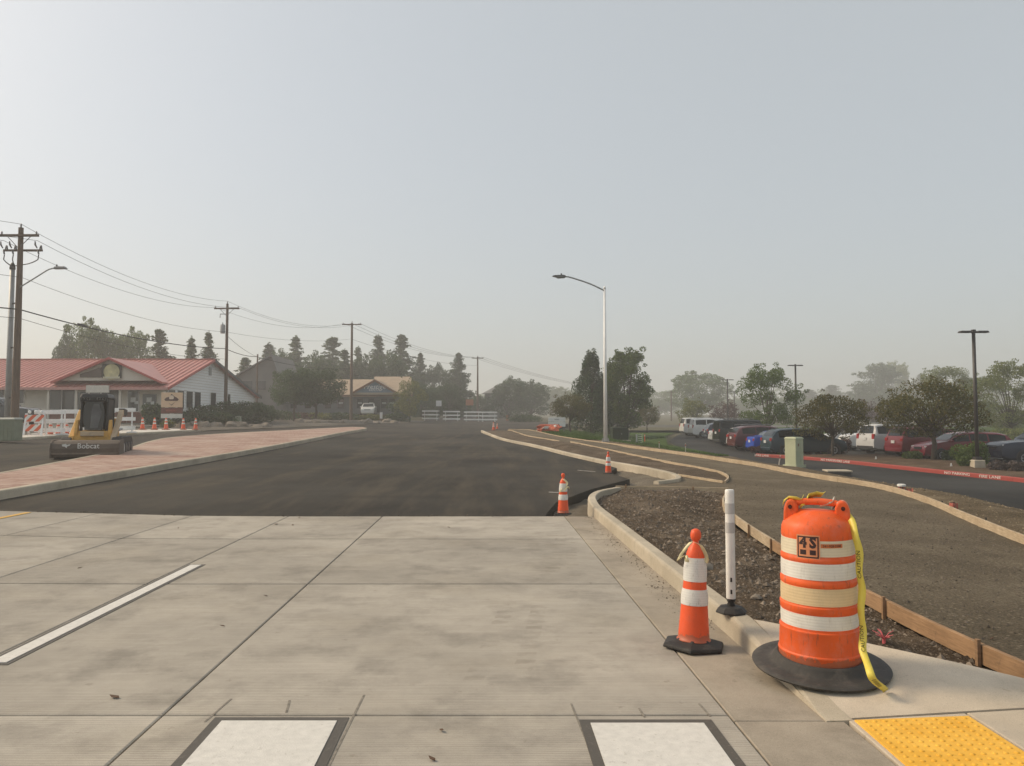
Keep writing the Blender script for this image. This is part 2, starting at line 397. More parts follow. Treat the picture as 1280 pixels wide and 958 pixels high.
for j in range(len(GV) - 1):
    u1 = 1.925 if j < 2 else 1.83
    slab([RC(1.33, GV[j]), RC(u1, GV[j]), RC(u1, GV[j + 1]), RC(1.33, GV[j + 1])], lambda x, y: G(x, y) - .002, GUT, croad, 'gutter_slab')

# ================================================================ asphalt
FARK = [(-2.5, 61.7), (-1.3, 50.2), (-.41, 43.45), (.99, 36.56), (2.01, 30.38), (2.92, 25.6), (3.55, 23.3), (4.0, 21.3), (4.12, 19.9), (3.9, 18.75), (3.3, 18.1)]
asph_poly = [(.57, 13.21), (.62, 13.6), (.87, 15.06), (1.8, 17.43), (3.02, 19.85), (2.75, 22), (3.2, 23.6), (2.95, 25.7), (2.04, 30.4), (1.0, 36.6), (-.4, 43.5), (-1.3, 50.2), (-2.45, 60), (-2.5, 63), (4, 70), (7, 96), (2, 125), (5, 260), (-9, 260), (-14, 125), (-11.5, 100), (-16.2, 74), (-18.4, 57), (-20, 49.6), (-20.8, 41.6), (-21.9, 38), (-21.9, 33), (-22.3, 24), (-22.6, 13.21)]
CUT = [13.21 + 2 * k for k in range(60)]
struct(sheet('asphalt_road', asph_poly, lambda x, y: G(x, y) + .006 * noise.noise(Vector((x * .4, y * .4, 0))) - .004 + .03 * ss(13.2, 14.2, y), ASPH, 2.5, .2))
struct(sheet('asphalt_road_near', [(-40, 13.19), (-12.83 - .43, 13.19), (-12.7, -4), (-40, -4)], lambda x, y: G(x, y) - .004, ASPH3, 3))
struct(sheet('side_street', [(-40, 99), (-12, 99.2), (-11.5, 110), (-40, 112)], lambda x, y: G(x, y) + .0, ASPH3, 4))
struct(sheet('cross_street', [(7.02, 91), (60, 93), (60, 104), (6.2, 104)], lambda x, y: G(x, y) - .3 * ss(7, 16, x), ASPH3, 4))
struct(sheet('gravel_pit', [(.4, 13.21), (1.9, 13.21), (1.75, 15), (2.3, 16.7), (3.3, 18), (4.3, 18.6), (4.3, 21), (3.7, 23.8), (2.6, 26), (2.2, 22), (2.6, 20), (1.3, 17.4), (.4, 15)],
    lambda x, y: G(x, y) - .15 + .035 * noise.noise(Vector((x * 3, y * 3, 1))) + .09 * ss(2.9, 3.7, x) , GRAV, .14))

# ================================================================ kerbs
def kerb(name, pts, h=.15, wid=.16, side=1, seg=3.0, mat=KERB, low=.22, hf=None, step=.25):
    P = spline([(x, y, 0) for x, y in pts], step)
    root = struct(link(name, None)); i = 0
    while i < len(P) - 1:
        j = i; L = 0
        while j < len(P) - 1 and L < seg: L += (P[j + 1] - P[j]).length; j += 1
        if len(P) - 1 - j < 3: j = len(P) - 1
        run = [p.copy() for p in P[i:j + 1]]
        d = (run[1] - run[0]).normalized(); run[0] = run[0] + d * .004
        d = (run[-1] - run[-2]).normalized(); run[-1] = run[-1] - d * .004
        for p in run: p.z = G(p.x, p.y)
        hs = [hf(p) if hf else h for p in run]; m = len(run)
        def prof(t, hs=hs, m=m):
            q = max(.004, hs[min(m - 1, int(round(t * (m - 1))))])
            return [(s_ * side, z) for s_, z in ((0, -low), (.012, q * .8), (.018, q - .012 if q > .03 else q * .9), (.04, q), (wid - .012, q + .002), (wid, q - .01 if q > .03 else q * .9), (wid + .004, -low))]
        MB().sweep(run, prof).build('kerb_segment', mat, root, smooth=False)
        i = j
    return root
NK = [RC(1.81, 4.2), RC(1.81, 5.75), RC(1.81, 8), RC(1.81, 10.6), RC(1.81, 13.1), (1.39, 14.1), (1.47, 15.0), (1.72, 15.9), (2.2, 16.62)]
kerb('kerb_near', NK, hf=lambda p: .155 * max(0, min(1, (p.y - 4.2) / 1.5)), seg=2.6, low=.3, side=1)
kerb('kerb_far', FARK, seg=3.2, low=.36, side=-1)
MEDR = [(-9.5, 13.3), (-9.52, 16), (-9.62, 22), (-9.8, 30), (-10.3, 40), (-10.9, 50), (-11.15, 58), (-11.4, 60.6), (-12.1, 62.4)]
MEDL = [(-12.1, 62.4), (-12.9, 62.6), (-13.5, 60.5), (-15.3, 49), (-16.25, 42.5), (-16.4, 37), (-15.4, 32.5), (-14.1, 28.4), (-13, 23.7), (-12.4, 20.7), (-11.8, 17.5), (-11.3, 13.3)]
kerb('kerb_median_right', MEDR, h=.2, seg=4.2, side=-1, step=.5); kerb('kerb_median_left', MEDL, h=.2, seg=4.2, side=-1, step=.5)
mp = [(x - .1, y) for x, y in [(p.x, p.y) for p in spline([(a, b, 0) for a, b in MEDR], 2)]][:-1] + [(x + .1, y) for x, y in [(p.x, p.y) for p in spline([(a, b, 0) for a, b in MEDL], 2)]]
struct(sheet('median_paving', mp, lambda x, y: G(x, y) + .196, PAVER, 3))
LK = [(-22.5, 13.3), (-22.3, 24), (-21.9, 33), (-21.85, 38), (-20.8, 41.6), (-20.0, 49.6), (-18.4, 57), (-16.2, 74), (-12.3, 97)]
kerb('kerb_left', LK[:6], seg=3.5, side=-1, step=.6, h=.14)

# ================================================================ left verge, forecourt and pavement
struct(sheet('verge', [(x - .05, y) for x, y in LK] + [(-40, 98), (-90, 98), (-90, 13.3)], lambda x, y: G(x, y) + .06 + .05 * noise.noise(Vector((x * .5, y * .5, 3))), VERGE, 2.5))
lw = struct(link('left_pavement', None))
lp = [(-22.02, 33), (-21.97, 38), (-21.0, 41.6), (-20.6, 45.2), (-20.2, 49.6)]
for a, b in zip(lp, lp[1:]):
    k = 3
    for q in range(k):
        A = [a[0] + (b[0] - a[0]) * q / k, a[1] + (b[1] - a[1]) * q / k]; B = [a[0] + (b[0] - a[0]) * (q + 1) / k, a[1] + (b[1] - a[1]) * (q + 1) / k]
        wq = 2.1 if a[1] > 37 else 1.2
        slab([A, B, (B[0] - wq, B[1] + .5), (A[0] - wq, A[1] + .5)], lambda x, y: G(x, y) + .145, M('apron_concrete', (.55, .52, .47), .8, .12, 1, world=True), lw, 'pavement_slab', depth=.1)
struct(sheet('store_forecourt', [(-27, 40), (-25.4, 50), (-25.2, 57), (-62, 57), (-62, 34), (-30, 34)], lambda x, y: G(x, y) + .125, ASPH3, 4))

# ================================================================ pavement corner with ramp
def hsw(x, y): return .145 * max(0, min(1, (y - 4.2) / 1.5)) + .035 * max(0, min(1, x - 1.8)) + .002
walk = struct(sheet('pavement', [(1.79, 5.78), (3.1, 4.63), (5.3, 3.8), (5.3, -4), (1.9, -4)], lambda x, y: hsw(x, y) - .035, JOINT, 1, smooth=False))
for pl in ([(1.785, 5.76), (3.08, 4.62), (2.9, 4.29), (1.80, 4.235)], [(1.80, 4.225), (2.455, 4.255), (2.455, 2.6), (1.81, 2.6)], [(2.46, 4.257), (2.905, 4.285), (3.085, 4.61), (3.6, 4.4), (3.6, 2.6), (2.46, 2.6)],
           [(3.61, 4.39), (5.3, 3.75), (5.3, 2.6), (3.61, 2.6)], [(1.81, 2.59), (3.6, 2.59), (3.6, 0), (1.87, 0)], [(3.61, 2.59), (5.3, 2.59), (5.3, 0), (3.61, 0)], [(1.87, -.01), (5.3, -.01), (5.3, -4), (1.95, -4)]):
    if len(pl) == 4 and pl[0][1] > 5:      # the first slab is warped: finer
        ob = sheet('pavement_slab', pl, hsw, WALK, .12, .05, parent=walk)
    else: slab(pl, hsw, WALK, walk, 'pavement_slab', depth=.05)

# ================================================================ soil
def fr(x, y, s, o=4): return noise.fractal(Vector((x * s, y * s, 7.3)), .9, 2.0, o)
FA = [(3.6, 3.9), (3.22, 4.55), (3.13, 5.6), (3.14, 6.91), (3.27, 9.47), (3.55, 12.28), (3.95, 14.5), (4.56, 16.28)]
CB = [(2.24, 16.72), (3.43, 16.55), (4.56, 16.28)]
FR = [(5.35, 3.0), (5.7, 6), (6.73, 10.2), (7.93, 14.48), (8.30, 16.4), (8.40, 17.7), (8.25, 19.2), (7.9, 21.5), (7.72, 25.09), (6.41, 32.58), (4.82, 39.69), (3.07, 49.27), (1.85, 62), (1.3, 65.5), (-.3, 67)]
ISL = [(3.1, 41), (3.39, 38.98), (4.69, 28.27), (5.17, 24.86), (5.41, 23.45), (5.68, 21.4), (5.5, 19.7), (5.02, 18.26)]
ISLB = [(4.28, 20.5), (5.0, 18.3)]
FFM = [(-.35, 63.8), (0, 62.3), (.5, 56), (1.13, 49.56), (2.57, 41.97)]
xl_ = [(y, x) for x, y in FA]; xi_ = sorted([(y, x) for x, y in ISL[:-1]])
def hbed(x, y):
    b = .03 + .085 * ss(13.4, 15.6, y) * ss(1.9, 2.6, x) - .06 * ss(-.9, -.1, x - interp(xl_, y))
    b -= .03 * ss(-.4, -.1, -(x - 1.81 + .033 * y) ) 
    return G(x, y) + b + .035 * fr(x, y, 1.6) + .034 * fr(x, y, 5, 4) * ss(15.5, 13.5, y) + .012 * fr(x, y, 22, 2)
bed_poly = [(1.80, 5.79), RC(1.95, 6.5), RC(1.95, 10), RC(1.95, 13), (1.52, 14.2), (1.6, 15), (1.85, 15.85), (2.3, 16.6)] + CB[1:] + FA[::-1][1:-1] + [(3.09, 4.64)]
struct(sheet('soil_bed', bed_poly, hbed, SOIL, .05))
def hpath(x, y):
    a = interp(xl_, y) if y < 17 else 5.0; b = interp(XR, y); t = (x - a) / max(.5, b - a)
    return G(x, y) + .075 - .075 * ss(0, 1, t) + .010 * fr(x, y, .9) + .006 * fr(x, y, 6, 2)
path_poly = FA + [CB[1], (2.3, 16.75), (2.9, 17.6), (3.3, 18.05), (3.95, 18.6), (4.15, 19.6), (4.3, 20.5), (5.0, 18.25)] + ISL[::-1][1:] + FFM[::-1] + [(-.3, 67)] + FR[::-1][1:]
struct(sheet('dirt_path', path_poly, hpath, DARK, [4 + .22 * k for k in range(100)] + [26 + 1.0 * k for k in range(44)], stepx=.25))
isl_poly = [(x + .14, y) for x, y in FARK[:-2]][::1] + [(4.28, 20.5), (5.0, 18.3)] + ISL[::-1][1:] + FFM[::-1]
def hisl(x, y): return G(x, y) + .07 + .03 * fr(x, y, 1.2) + .20 * math.exp(-(((x - 2.5) / .7) ** 2 + ((y - 34) / 3.2) ** 2))
struct(sheet('soil_island', [p for i, p in enumerate(isl_poly)], hisl, SOIL, .6, stepx=.25))
def hsh(x, y): return T(x, y) + .05 * ss(0, 1.2, x - interp(XR, y)) + .03 * fr(x, y, 1.5) + .015 * fr(x, y, 6, 2) - .06 * ss(1.0, 0, (13.6 - x)) 
DRV = [(13.2, -4), (13.5, 10), (13.75, 15), (13.85, 21), (14.1, 24.4), (14.0, 28), (13.25, 32), (12.75, 42.4), (12.4, 50)]
sh_poly = [(5.4, -4), (5.42, 3)] + [(x + .05, y) for x, y in FR[1:11]] + [(4.0, 45), (12.65, 45)] + DRV[::-1][1:]
struct(sheet('dirt_shoulder', sh_poly, hsh, STRAW, [-4 + .25 * k for k in range(100)] + [21.5 + .8 * k for k in range(40)], stepx=.3))
struct(sheet('lawn', [(4.0, 45.02), (3.15, 49.3), (2.2, 58), (1.7, 65.5), (6, 71), (9, 90), (19, 90), (15.5, 78), (12.1, 60), (12.65, 45.02)], lambda x, y: T(x, y) + .05, GRASS, 1.5))
struct(sheet('far_lawn', [(28, 66), (75, 66), (95, 140), (34, 140)], lambda x, y: T(x, y) + .1, GRASS, 4))
park_poly = [(x, y) for x, y in DRV] + [(12.4, 58), (13.4, 66), (17.5, 82), (21, 92.9), (59, 92.9), (59, -4)]
struct(sheet('car_park', park_poly, lambda x, y: T(x, y) - .012 , ASPH2, 3))

# loose stones, joined: far too many to pick apart
def pebble(mb, x, y, z, r):
    a = random.random() * 6.28; s = [r * random.uniform(.6, 1.2) for _ in range(3)]
    v = []
    for p in ((1, 0, 0), (0, 1, 0), (-1, 0, 0), (0, -1, 0), (0, 0, 1), (0, 0, -.4)):
        X, Y = rot2(p[0] * s[0] * random.uniform(.7, 1.2), p[1] * s[1] * random.uniform(.7, 1.2), a); v.append((x + X, y + Y, z + p[2] * s[2] * .8))
    mb.add(v, [(0, 1, 4), (1, 2, 4), (2, 3, 4), (3, 0, 4), (1, 0, 5), (2, 1, 5), (3, 2, 5), (0, 3, 5)])
def inside(x, y, poly):
    c = False; j = len(poly) - 1
    for i in range(len(poly)):
        (a, b), (p, q) = poly[i], poly[j]
        if (b > y) != (q > y) and x < (p - a) * (y - b) / (q - b) + a: c = not c
        j = i
    return c
def scatter(name, poly, h, n, r0, r1, mat, label, cat, dens=None):
    mb = MB(); xs = [p[0] for p in poly]; ys = [p[1] for p in poly]; k = 0; tr = 0
    while k < n and tr < n * 12:
        tr += 1; x, y = random.uniform(min(xs), max(xs)), random.uniform(min(ys), max(ys))
        if not inside(x, y, poly) or (dens and random.random() > dens(x, y)): continue
        pebble(mb, x, y, h(x, y), r0 + (r1 - r0) * random.random() ** 4); k += 1
    o = mb.build(name, mat, kind='stuff'); return tag(o, label, cat)
def m_stone(name, c):
    t = NT(name); p = t.pos(True); k = lambda f: tuple(x * f for x in c)
    isl = t.n('NewGeometry').outputs['Random Per Island']
    return t.done(t.ramp(isl, [(0, k(.55)), (.6, k(1)), (1, k(1.6))]), .9, t.bump(t.noise(p, 90, 3), .4, .005), 0, .2)
STN = m_stone('stone', (.17, .14, .11)); STND = m_stone('stone_dark', (.12, .10, .08))
scatter('gravel', bed_poly, hbed, 7500, .005, .045, STN, 'loose stones and clods strewn over the brown soil bed behind the kerb', 'gravel')
near_p = [(3.3, 4.2), (3.2, 6.9), (3.3, 9.5), (3.6, 12.3), (5, 18), (8.2, 19), (8.2, 17), (6.6, 10.2), (5.6, 5), (5.3, 3.8)]
scatter('path_gravel', near_p, hpath, 12000, .004, .02, STND, 'fine dark gravel lying on the graded dirt path', 'gravel')
scatter('shoulder_stones', [(5.8, 6), (8.1, 14.6), (8.7, 18), (8.6, 21), (13.7, 23), (13.6, 14), (9, 5)], hsh, 5000, .01, .035, m_stone('stone_straw', (.20, .16, .105)), 'loose clods and straw on the shoulder between path form and car park drive', 'gravel')

# ================================================================ form boards
def forms(name, pts, label, mat_, top=.13, hgt=.14, side=1, seg=2.6, stake=1.2, bottom=None, smat=None, hh=None, cat='formwork'):
    P = spline([(x, y, 0) for x, y in pts], .3); root = thing(name, label, cat)
    i = 0; hz = hh or (lambda x, y: G(x, y))
    while i < len(P) - 1:
        j = i; L = 0; sg = seg * random.uniform(.85, 1.15)
        while j < len(P) - 1 and L < sg: L += (P[j + 1] - P[j]).length; j += 1
        if len(P) - 1 - j < 2: j = len(P) - 1
        run = [p.copy() for p in P[i:j + 1]]
        for p in run: p.z = hz(p.x, p.y)
        run[-1] = run[-1] - (run[-1] - run[-2]).normalized() * .006
        o_ = random.uniform(-.006, .006)
        MB().sweep(run, [(-.019 + o_, top - hgt), (-.019 + o_, top), (.019 + o_, top), (.019 + o_, top - hgt)]).build('board', mat_(run[0].y) if callable(mat_) else mat_, root, bevel=.003)
        i = j
    d = 0; nx_ = .4
    for a, b in zip(P, P[1:]):
        d += (b - a).length
        if d > nx_:
            nx_ += stake * random.uniform(.8, 1.2); t = (b - a).normalized(); r = Vector((t.y, -t.x, 0)) * side
            c = a + r * .036; z = hz(a.x, a.y)
            MB().box((c.x, c.y, z + top - .13), (.03, .024, .30 + random.uniform(-.02, .04)), math.atan2(t.y, t.x)).build('stake', smat or STAKE, root)
    return root
STAKE = m_wood('stake_wood', (.30, .19, .11), .5); PIN = M('steel_pin', (.09, .075, .06), .7, .3, 20, metal=.3)
forms('form_board', FA, 'long brown timber form board behind the orange drum, along the left of the dirt path', lambda y: WOODR if y < 8 else WOOD, side=-1, smat=STAKE, top=.12, hgt=.13, stake=1.2)
forms('form_board', CB, 'short timber form board crossing behind the dark soil mound', WOOD, side=1, smat=STAKE, top=.17, stake=1.1)
forms('form_board', FR, 'long pale timber form board curving along the far right side of the dirt path', WOOD, side=1, smat=PIN, top=.12, hgt=.13, stake=2.0)
forms('form_board', ISL, 'curved timber form board with stakes around the soil island, rounding a tip', WOOD, side=-1, smat=PIN, top=.13, stake=1.4, seg=2.0)
forms('form_board', ISLB, 'straight timber form board closing the near tip of the soil island', WOOD, side=1, smat=PIN, top=.13, stake=3)
forms('form_board', FFM, 'distant timber form board on the soil island near the kerb nose', WOOD, side=-1, smat=PIN, top=.13)

# ================================================================ painted markings
def quad_plate(name, c4, z, mat, parent=None, th=.004):
    mb = MB(); v = [(p[0], p[1], G(p[0], p[1]) + z - th) for p in c4] + [(p[0], p[1], G(p[0], p[1]) + z) for p in c4]
    mb.add(v, [(3, 2, 1, 0), (4, 5, 6, 7), (0, 1, 5, 4), (1, 2, 6, 5), (2, 3, 7, 6), (3, 0, 4, 7)])
    return mb.build(name, mat, parent)
def bar(u0, u1, v0, v1, fr_):
    r = struct(quad_plate('crosswalk_bar', [RC(u0, v0), RC(u1, v0), RC(u1, v1), RC(u0, v1)], .008, WPAINT))
    quad_plate('border', [RC(u0 - fr_, v0 - fr_), RC(u1 + fr_, v0 - fr_), RC(u1 + fr_, v1 + fr_), RC(u0 - fr_, v1 + fr_)], .004, BORDER, r)
a, b = U(283, 896), U(424, 897); bar(a.x + .033 * a.y, b.x + .033 * b.y, 1.1, 4.2, .055); bar(a.x + .033 * a.y - 1.97, b.x + .033 * b.y - 1.97, 1.1, 4.2, .055)
a, b = U(737, 902), U(878, 903); bar(a.x + .033 * a.y, b.x + .033 * b.y, 1.1, 4.17, .055)
r = struct(quad_plate('lane_line', [RC(-3.305, 5.2), RC(-3.19, 5.2), RC(-3.19, 8.7), RC(-3.305, 8.7)], .008, WPAINT))
quad_plate('border', [RC(-3.34, 5.16), RC(-3.155, 5.16), RC(-3.155, 8.74), RC(-3.34, 8.74)], .004, BORDER, r)
r = struct(quad_plate('lane_line_yellow', [RC(-7.76, 8.5), RC(-7.66, 8.5), RC(-7.66, 13.05), RC(-7.76, 13.05)], .008, YPAINT))
SAW = M('saw_mark', (.20, .18, .15), .9, .35, 30, world=True)
# saw-cut marks beside the crosswalk bars
for px0, py0, px1, py1 in ((289, 874, 256, 903), (455, 869, 411, 958), (714, 880, 746, 958), (362, 876, 358, 891), (799, 886, 806, 897), (874, 880, 888, 896)):
    a, b = U(px0, py0), U(px1, py1); d = (b - a); n_ = Vector((-d.y, d.x, 0)).normalized() * .006
    struct(quad_plate('saw_cut', [(a - n_)[:2], (a + n_)[:2], (b + n_)[:2], (b - n_)[:2]], .002, SAW, None, .002))
# tactile paving
tp = MB(); x0, x1, y0, y1 = 1.83, 2.44, 2.98, 4.2
tp.v = [(x, y, hsw(x, y) + dz) for dz in (-.02, .009) for x, y in ((x0, y0), (x1, y0), (x1, y1), (x0, y1))]
tp.f = [(3, 2, 1, 0), (4, 5, 6, 7), (0, 1, 5, 4), (1, 2, 6, 5), (2, 3, 7, 6), (3, 0, 4, 7)]
def m_tactile():
    t = NT('tactile_yellow'); p = t.pos(True)
    col = t.ramp(t.noise(p, 5, 5, .6), [(.3, (.70, .37, .035)), (.7, (.84, .49, .075))])
    col = t.mix(t.ramp(t.noise(p, 60, 3, .7), [(.62, 0), (.7, .5)]), col, (.34, .17, .03))
    return t.done(col, .7, t.bump(t.noise(p, 140, 2), .3, .003), 0, .3)
TACT = m_tactile()
tact = tag(tp.build('tactile_panel', TACT, bevel=.002), 'yellow truncated dome panel set into the pavement ramp', 'tactile paving')
dm = MB().lathe([(.0125, 0), (.0115, .003), (.009, .0048), (.0, .0054)], 8, cap=False).mesh('dome', TACT, True)
for i in range(11):
    for j in range(23):
        x, y = x0 + .04 + i * .053, y1 - .035 - j * .053
        if y > y0 + .02: link('dome', dm, tact, (x, y, hsw(x, y) + .0085))
# grit along the paving edge and washed into the gutter
scatter('grit', [(-8.3, 13.16), (.55, 13.16), (.55, 13.30), (-8.3, 13.30)], lambda x, y: G(x, y) + .004, 700, .004, .024, STND, 'dark asphalt crumbs along the edge between concrete and asphalt', 'grit')
scatter('gutter_grit', [(1.0, 13.1), (1.35, 13.1), (1.62, 6), (1.35, 6)], lambda x, y: G(x, y) + .001, 900, .003, .012, STN, 'fine dirt washed along the gutter below the kerb', 'grit', lambda x, y: max(.05, 1 - abs(x + .033 * y - 1.76) * 4))
for i, (px0, py0, px1, py1) in enumerate(((686, 615.5, 699, 616), (722, 588, 744, 590))):
    a, b = U(px0, py0, .03), U(px1, py1, .03); n_ = Vector((0, .05 if i != 2 else .09, 0)); struct(quad_plate('paint_mark', [(a - n_)[:2], (b - n_)[:2], (b + n_)[:2], (a + n_)[:2]], .034, M('chalk_mark', (.34, .32, .29), .9, .5, 5, world=True), None, .004))
# ================================================================ drum, cones, delineator
def m_plastic(name, c, fade=.25, rough=.5, scuff=.35, sc_=9):
    t = NT(name); p = t.pos(False); k = lambda f: tuple(min(1, x * f) for x in c)
    col = t.ramp(t.noise(p, sc_ * .4, 4), [(.3, k(.88)), (.7, k(1.1))])
    col = t.mix(t.ramp(t.noise(p, sc_, 6, .7), [(.5, 0), (.75, fade)]), col, tuple(min(1, x * .5 + .22) for x in c))
    col = t.mix(t.ramp(t.noise(t.pos(False, (14, 14, 3)), 2.2, 6, .75), [(.56, 0), (.70, scuff)]), col, (.10, .07, .05))
    sz = t.n('SeparateXYZ'); t.l(p, sz.inputs[0]); mud = t.math('MULTIPLY', t.math('LESS_THAN', sz.outputs[2], t.math('ADD', .03, t.math('MULTIPLY', t.noise(p, 22, 5, .7), .13))), .55); col = t.mix(mud, col, (.20, .13, .085))
    return t.done(col, rough, t.bump(t.noise(p, 30, 4), .12, .01), 0, .4)
def m_sheeting(name, c, dirt=.45):
    t = NT(name); p = t.pos(False); k = lambda f: tuple(min(1, x * f) for x in c)
    sp = t.n('SeparateXYZ'); t.l(p, sp.inputs[0])
    ln = t.math('SINE', t.math('MULTIPLY', sp.outputs[2], 2 * math.pi / .017))
    col = t.ramp(t.noise(p, 5, 5), [(.3, k(.86)), (.7, k(1.08))])
    col = t.mix(1, col, t.ramp(t.math('ADD', t.math('MULTIPLY', ln, .5), .5), [(0, .93), (1, 1)]), 'MULTIPLY')
    col = t.mix(t.ramp(t.noise(t.pos(False, (26, 26, 7)), 1.6, 7, .8), [(.55, 0), (.72, dirt)]), col, (.22, .19, .16))
    return t.done(col, .4, t.bump(ln, .12, .003), 0, .5)
ORG = m_plastic('orange_plastic', (.78, .115, .020), .38, .52, .55); ORG2 = m_plastic('orange_vinyl', (.78, .10, .025), .12, .45, .35)
SHW = m_sheeting('sheeting_white', (.74, .72, .66)); SHC = m_sheeting('sheeting_cream', (.72, .55, .32), .25); SHW2 = m_sheeting('sheeting_worn', (.72, .71, .67), .7)
RUB = M('tyre_rubber', (.045, .042, .038), .75, .3, 5, .3, 40, dirt=.5, dirtc=(.14, .12, .10)); BLK = M('black_rubber', (.02, .019, .018), .7, .25, 8, .2, 50, dirt=.3)
BLACK = M('black_print', (.012, .012, .012), .6, .1); DECAL = M('decal_orange', (.66, .26, .12), .6, .1); DECALD = M('decal_dark', (.035, .012, .012), .6, .1)
def m_tape():
    t = NT('caution_tape'); t.done((.72, .60, .09), .45, t.bump(t.noise(t.pos(False), 26, 3), .5, .01), 0, .5)
    t.b.inputs['Transmission Weight'].default_value = 0; return t.m
TAPE = m_tape(); TAPEP = M('pale_tape', (.74, .66, .40), .45, .15)
def ring(r0, z0, r1, z1, mat, root, name='stripe', out=.003, n=72):
    return MB().lathe([(r0 - .01, z0), (r0 + out, z0), (r0 + out + .0005, (z0 + z1) / 2 + 0), (r1 + out, z1), (r1 - .01, z1)], n, cap=False).build(name, mat, root, auto=40)
def bend(me, th0, rad, z0):        # wrap a flat x-y drawing round the drum: th0 = 0 faces the camera
    for v in me.vertices:
        a = th0 + v.co.x / rad(z0 + v.co.y); r = rad(z0 + v.co.y) + .0072 + v.co.z
        v.co = (r * math.sin(a), -r * math.cos(a), z0 + v.co.y)
    return me
def grid_mesh(x0, x1, y0, y1, nx_, ny_, z, mat, name):
    mb = MB(); mb.v = [(x0 + (x1 - x0) * i / nx_, y0 + (y1 - y0) * j / ny_, z) for j in range(ny_ + 1) for i in range(nx_ + 1)]
    mb.f = [(j * (nx_ + 1) + i, j * (nx_ + 1) + i + 1, (j + 1) * (nx_ + 1) + i + 1, (j + 1) * (nx_ + 1) + i) for j in range(ny_) for i in range(nx_)]
    return mb.mesh(name, mat, True)
DX, DY = 1.925, 4.89; DZ = hsw(DX, DY)
drum = thing('traffic_drum', 'orange and white striped traffic drum in a black rubber ring on the pavement corner', 'traffic drum', (DX, DY, DZ + .012))
drum.rotation_euler = (R(1.0), R(-.6), 0); drum.scale = (.935, .935, 1.04)
def dr(z): return interp([(0, .252), (.1, .250), (.25, .244), (.36, .240), (.52, .235), (.66, .229), (.80, .223)], z)
prof = [(.2, .02), (.262, .02), (.261, .095), (.264, .10), (.263, .108), (.257, .113), (.251, .232), (.254, .237), (.253, .244), (.244, .249),
        (.241, .345), (.246, .350), (.247, .385), (.239, .392), (.236, .500), (.241, .505), (.241, .533), (.234, .540), (.231, .642), (.236, .647), (.236, .668), (.229, .675), (.226, .775),
        (.229, .782), (.229, .80), (.226, .83), (.216, .855), (.198, .872), (.165, .893), (.13, .912), (.10, .925), (0, .930)]
body = MB().lathe(prof, 72, cap=False).build('body', ORG, drum, auto=45)
ring(.2405, .255, .240, .342, SHW, drum); ring(.238, .398, .236, .498, SHC, drum); ring(.233, .546, .231, .640, SHW, drum); ring(.228, .681, .226, .772, m_sheeting('sheeting_ivory', (.70, .62, .46), .3), drum)
MB().lathe([(.262, .0), (.405, -.004), (.430, .002), (.436, .012), (.428, .019), (.38, .020), (.335, .022), (.308, .032), (.290, .060), (.280, .075), (.268, .075), (.262, .06)], 72, cap=False).build('base', RUB, drum, auto=60).rotation_euler = (R(3.2), 0, 0)
ha = R(-24)                                     # handle: from back left to front right
hd = Vector((math.cos(ha), math.sin(ha), 0)); hn = Vector((-hd.y, hd.x, 0))
for s_ in (-1, 1):
    c = hd * (.165 * s_)
    e = MB(); pr = [(-.055, .855), (.045, .855), (.040, .935), (.026, .975), (.0, .992), (-.03, .985), (-.05, .95)]
    v = [c + hd * (a * s_) + hn * t_ + Vector((0, 0, z)) for t_ in (-.045, .045) for a, z in pr]; n = len(pr)
    e.add(v, [tuple(range(n)), tuple(range(2 * n - 1, n - 1, -1))] + [(k, (k + 1) % n, n + (k + 1) % n, n + k) for k in range(n)])
    ear = e.build('handle_lug', ORG, drum, bevel=.012)
    h = MB().lathe([(.013, -.001), (.013, .003), (.008, .003), (.008, -.02)], 14, ax='y'); ho = h.build('bolt_hole', M('hole_dark', (.06, .012, .006), .8, .1), ear); ho.location = c + hd * (.0) - hn * .0465 + Vector((0, 0, .945)); ho.rotation_euler = (0, 0, ha)
hp = [hd * x + Vector((0, 0, z)) for x, z in ((-.165, .950), (-.12, .968), (-.06, .976), (.0, .978), (.06, .976), (.12, .968), (.165, .950))]
MB().tube(spline(hp, .02), .021, 12).build('handle', ORG, drum, smooth=True)
MB().box((0, 0, .90), (.30, .05, .06), ha, (.9, .7)).build('handle_base', ORG, drum, bevel=.012)
th = R(-36)
dec = link('decal', bend(grid_mesh(-.072, .072, -.068, .070, 10, 2, 0, DECAL, 'decal'), th, dr, .735), drum)
fr_ = MB()
for q in ((-.065, .065, .054, .062), (-.065, .065, -.062, -.054), (-.065, -.057, -.062, .062), (.057, .065, -.062, .062), (-.048, -.010, -.044, -.016), (.012, .048, -.044, -.016)):
    m = grid_mesh(q[0], q[1], q[2], q[3], 6, 1, .0008, DECALD, 'b'); fr_.add([v.co for v in m.vertices], [tuple(p.vertices) for p in m.polygons])
me = fr_.mesh('emblem', DECALD); link('emblem', bend(me, th, dr, .735), dec)
for tx, ox in (('4', -.029), ('S', .030)):
    me = text_mesh(tx, .084, DECALD, .0004, name='emblem_letter', bold=.0042)
    for v in me.vertices: v.co.x += ox; v.co.y += .024; v.co.z += .0009
    link('emblem_letter', bend(me, th, dr, .735), dec)
pl = link('number_plate', bend(grid_mesh(.076, .215, -.001, .022, 10, 1, 0, M('decal_brown', (.55, .16, .05), .6, .2), 'number_plate'), th, dr, .735), drum)
me = text_mesh('541-928-5508', .0195, DECALD, .0004, name='number')
for v in me.vertices: v.co.x = v.co.x * 1.05 + .1455; v.co.y += .0095; v.co.z += .001
link('number', bend(me, th, dr, .735), pl)

